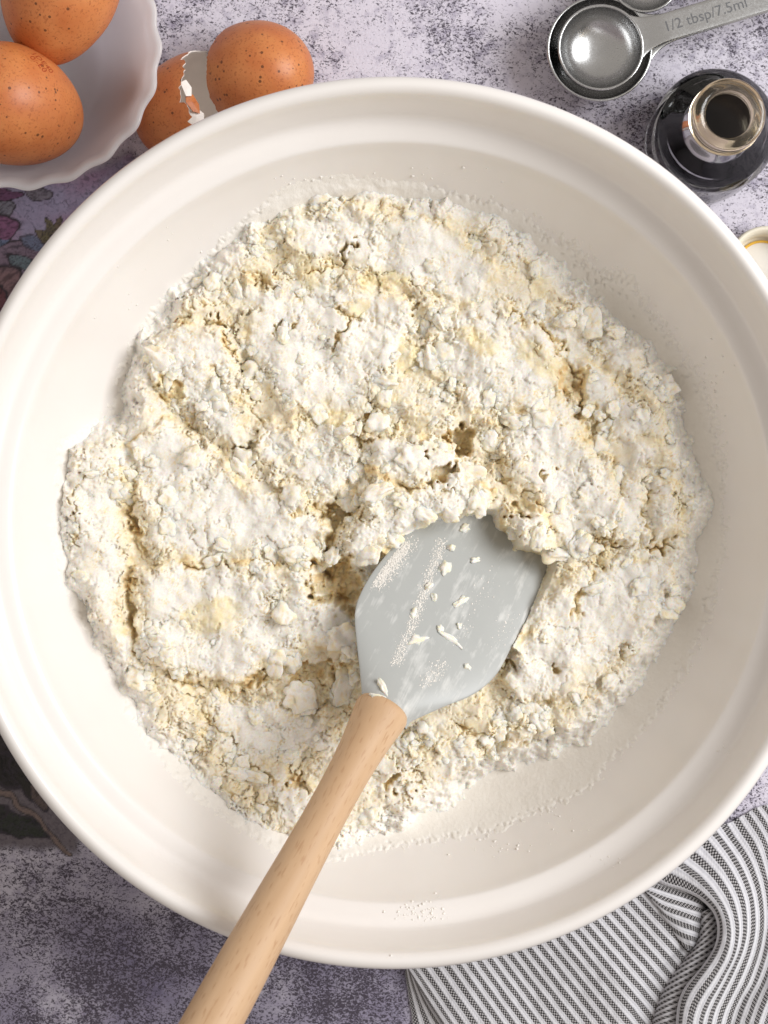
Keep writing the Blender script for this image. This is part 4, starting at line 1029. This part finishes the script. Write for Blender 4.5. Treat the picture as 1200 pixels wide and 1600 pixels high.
# rolled strip inside the crease: stripes climb across it
under = []
for k, (l, r_) in enumerate([((735, 800), (850, 760)), ((730, 960), (880, 860)), ((655, 1090), (880, 1000)), ((560, 1220), (820, 1150)), ((490, 1350), (720, 1300)), ((450, 1460), (670, 1420)), ((430, 1560), (650, 1540)), ((400, 1720), (640, 1700))]):
    l = np.array(l); r_ = np.array(r_)
    under.append([(*z7(*(l + (r_ - l) * q)), z) for q, z in ((-.06, .1), (.05, .55), (.3, .95), (.6, 1.0), (.85, .8), (1.0, .45))])
def patch_skew(name, rows, nu, nv, per, skew, seed):
    o = patch(name, rows, list(range(len(rows))), nu, nv, 0.04, seed)
    me = o.data; uv = me.uv_layers[0]; a = np.zeros(len(me.loops) * 2, np.float32); uv.data.foreach_get("uv", a); a = a.reshape(-1, 2)
    b = np.stack([a[:, 0] * per + a[:, 1] * skew, a[:, 1] * 0.9 + a[:, 0] * 0.4], 1); uv.data.foreach_set("uv", b.astype(np.float32).ravel())
    return o
patch_skew("inner_roll", under, 160, 70, 2.6, 0.95, 13)
# upper layer with the rolled S-shaped fold
Aln = [(330, 480), (480, 592), (620, 640), (740, 700), (830, 790), (862, 900), (842, 1030), (762, 1160), (655, 1290), (604, 1400), (585, 1543), (570, 1750)]
sh = lambda pts, dx, dy: [(x_ + dx, y_ + dy) for x_, y_ in pts]
up_rows = [
 row7(sh(Aln, 34, 6), [.3, .35, .4, .45, .5, .55, .55, .5, .5, .45, .45, .45]),
 row7(sh(Aln, 6, 0), [.7, .75, .9, 1.1, 1.2, 1.3, 1.35, 1.3, 1.2, 1.1, 1.1, 1.1]),
 row7(sh(Aln, 22, -8), [.95, 1.05, 1.2, 1.4, 1.55, 1.65, 1.7, 1.65, 1.55, 1.5, 1.5, 1.5]),
 row7([(400, 330), (560, 470), (690, 560), (800, 660), (890, 780), (922, 920), (890, 1070), (805, 1210), (715, 1340), (670, 1440), (650, 1560), (640, 1750)], [.9, 1.1, 1.3, 1.55, 1.75, 1.9, 1.9, 1.85, 1.75, 1.7, 1.7, 1.7]),
 row7([(560, 330), (660, 430), (770, 520), (860, 620), (940, 760), (972, 920), (945, 1080), (865, 1240), (785, 1370), (745, 1460), (720, 1570), (700, 1750)], [.8, 1.0, 1.2, 1.5, 1.7, 1.85, 1.9, 1.8, 1.75, 1.7, 1.7, 1.7]),
 row7([(700, 190), (800, 300), (890, 410), (970, 530), (1040, 690), (1062, 870), (1035, 1040), (960, 1220), (885, 1370), (845, 1460), (820, 1570), (800, 1750)], [.5, .7, .95, 1.2, 1.4, 1.5, 1.5, 1.45, 1.4, 1.4, 1.4, 1.4]),
 row7([(905, 205), (960, 290), (1030, 390), (1090, 500), (1145, 680), (1160, 870), (1135, 1040), (1070, 1230), (1000, 1370), (955, 1470), (930, 1570), (905, 1750)], [.25, .45, .7, .95, 1.1, 1.15, 1.1, 1.1, 1.05, 1.05, 1.05, 1.05]),
 row7([(1040, 140), (1100, 230), (1160, 330), (1205, 480), (1245, 680), (1252, 860), (1232, 1040), (1175, 1230), (1110, 1370), (1070, 1470), (1040, 1570), (1015, 1750)], [.12, .3, .6, .85, 1.0, 1.1, 1.1, 1.1, 1.2, 1.25, 1.25, 1.25]),
 row7([(1150, 85), (1215, 180), (1275, 310), (1320, 480), (1350, 680), (1360, 860), (1345, 1040), (1290, 1230), (1230, 1370), (1190, 1470), (1160, 1570), (1135, 1750)], [.1, .25, .5, .8, 1.0, 1.2, 1.3, 1.4, 1.4, 1.4, 1.4, 1.4]),
 row7([(1330, 60), (1390, 180), (1440, 310), (1480, 480), (1500, 680), (1510, 860), (1490, 1040), (1450, 1230), (1390, 1370), (1350, 1470), (1320, 1570), (1290, 1750)], [.1, .2, .4, .6, .8, .9, .9, .9, .9, .9, .9, .9]),
 row7([(1500, 60), (1560, 180), (1610, 310), (1650, 480), (1670, 680), (1680, 860), (1660, 1040), (1620, 1230), (1560, 1370), (1520, 1470), (1490, 1570), (1460, 1750)], [.05] * 12),
]
patch("upper_fold", up_rows, [-1.6, -.6, 0, 1.0, 1.95, 3.7, 5.4, 7.1, 9.0, 11.6, 14.6], 260, 260, 0.06, 21)
print("built")
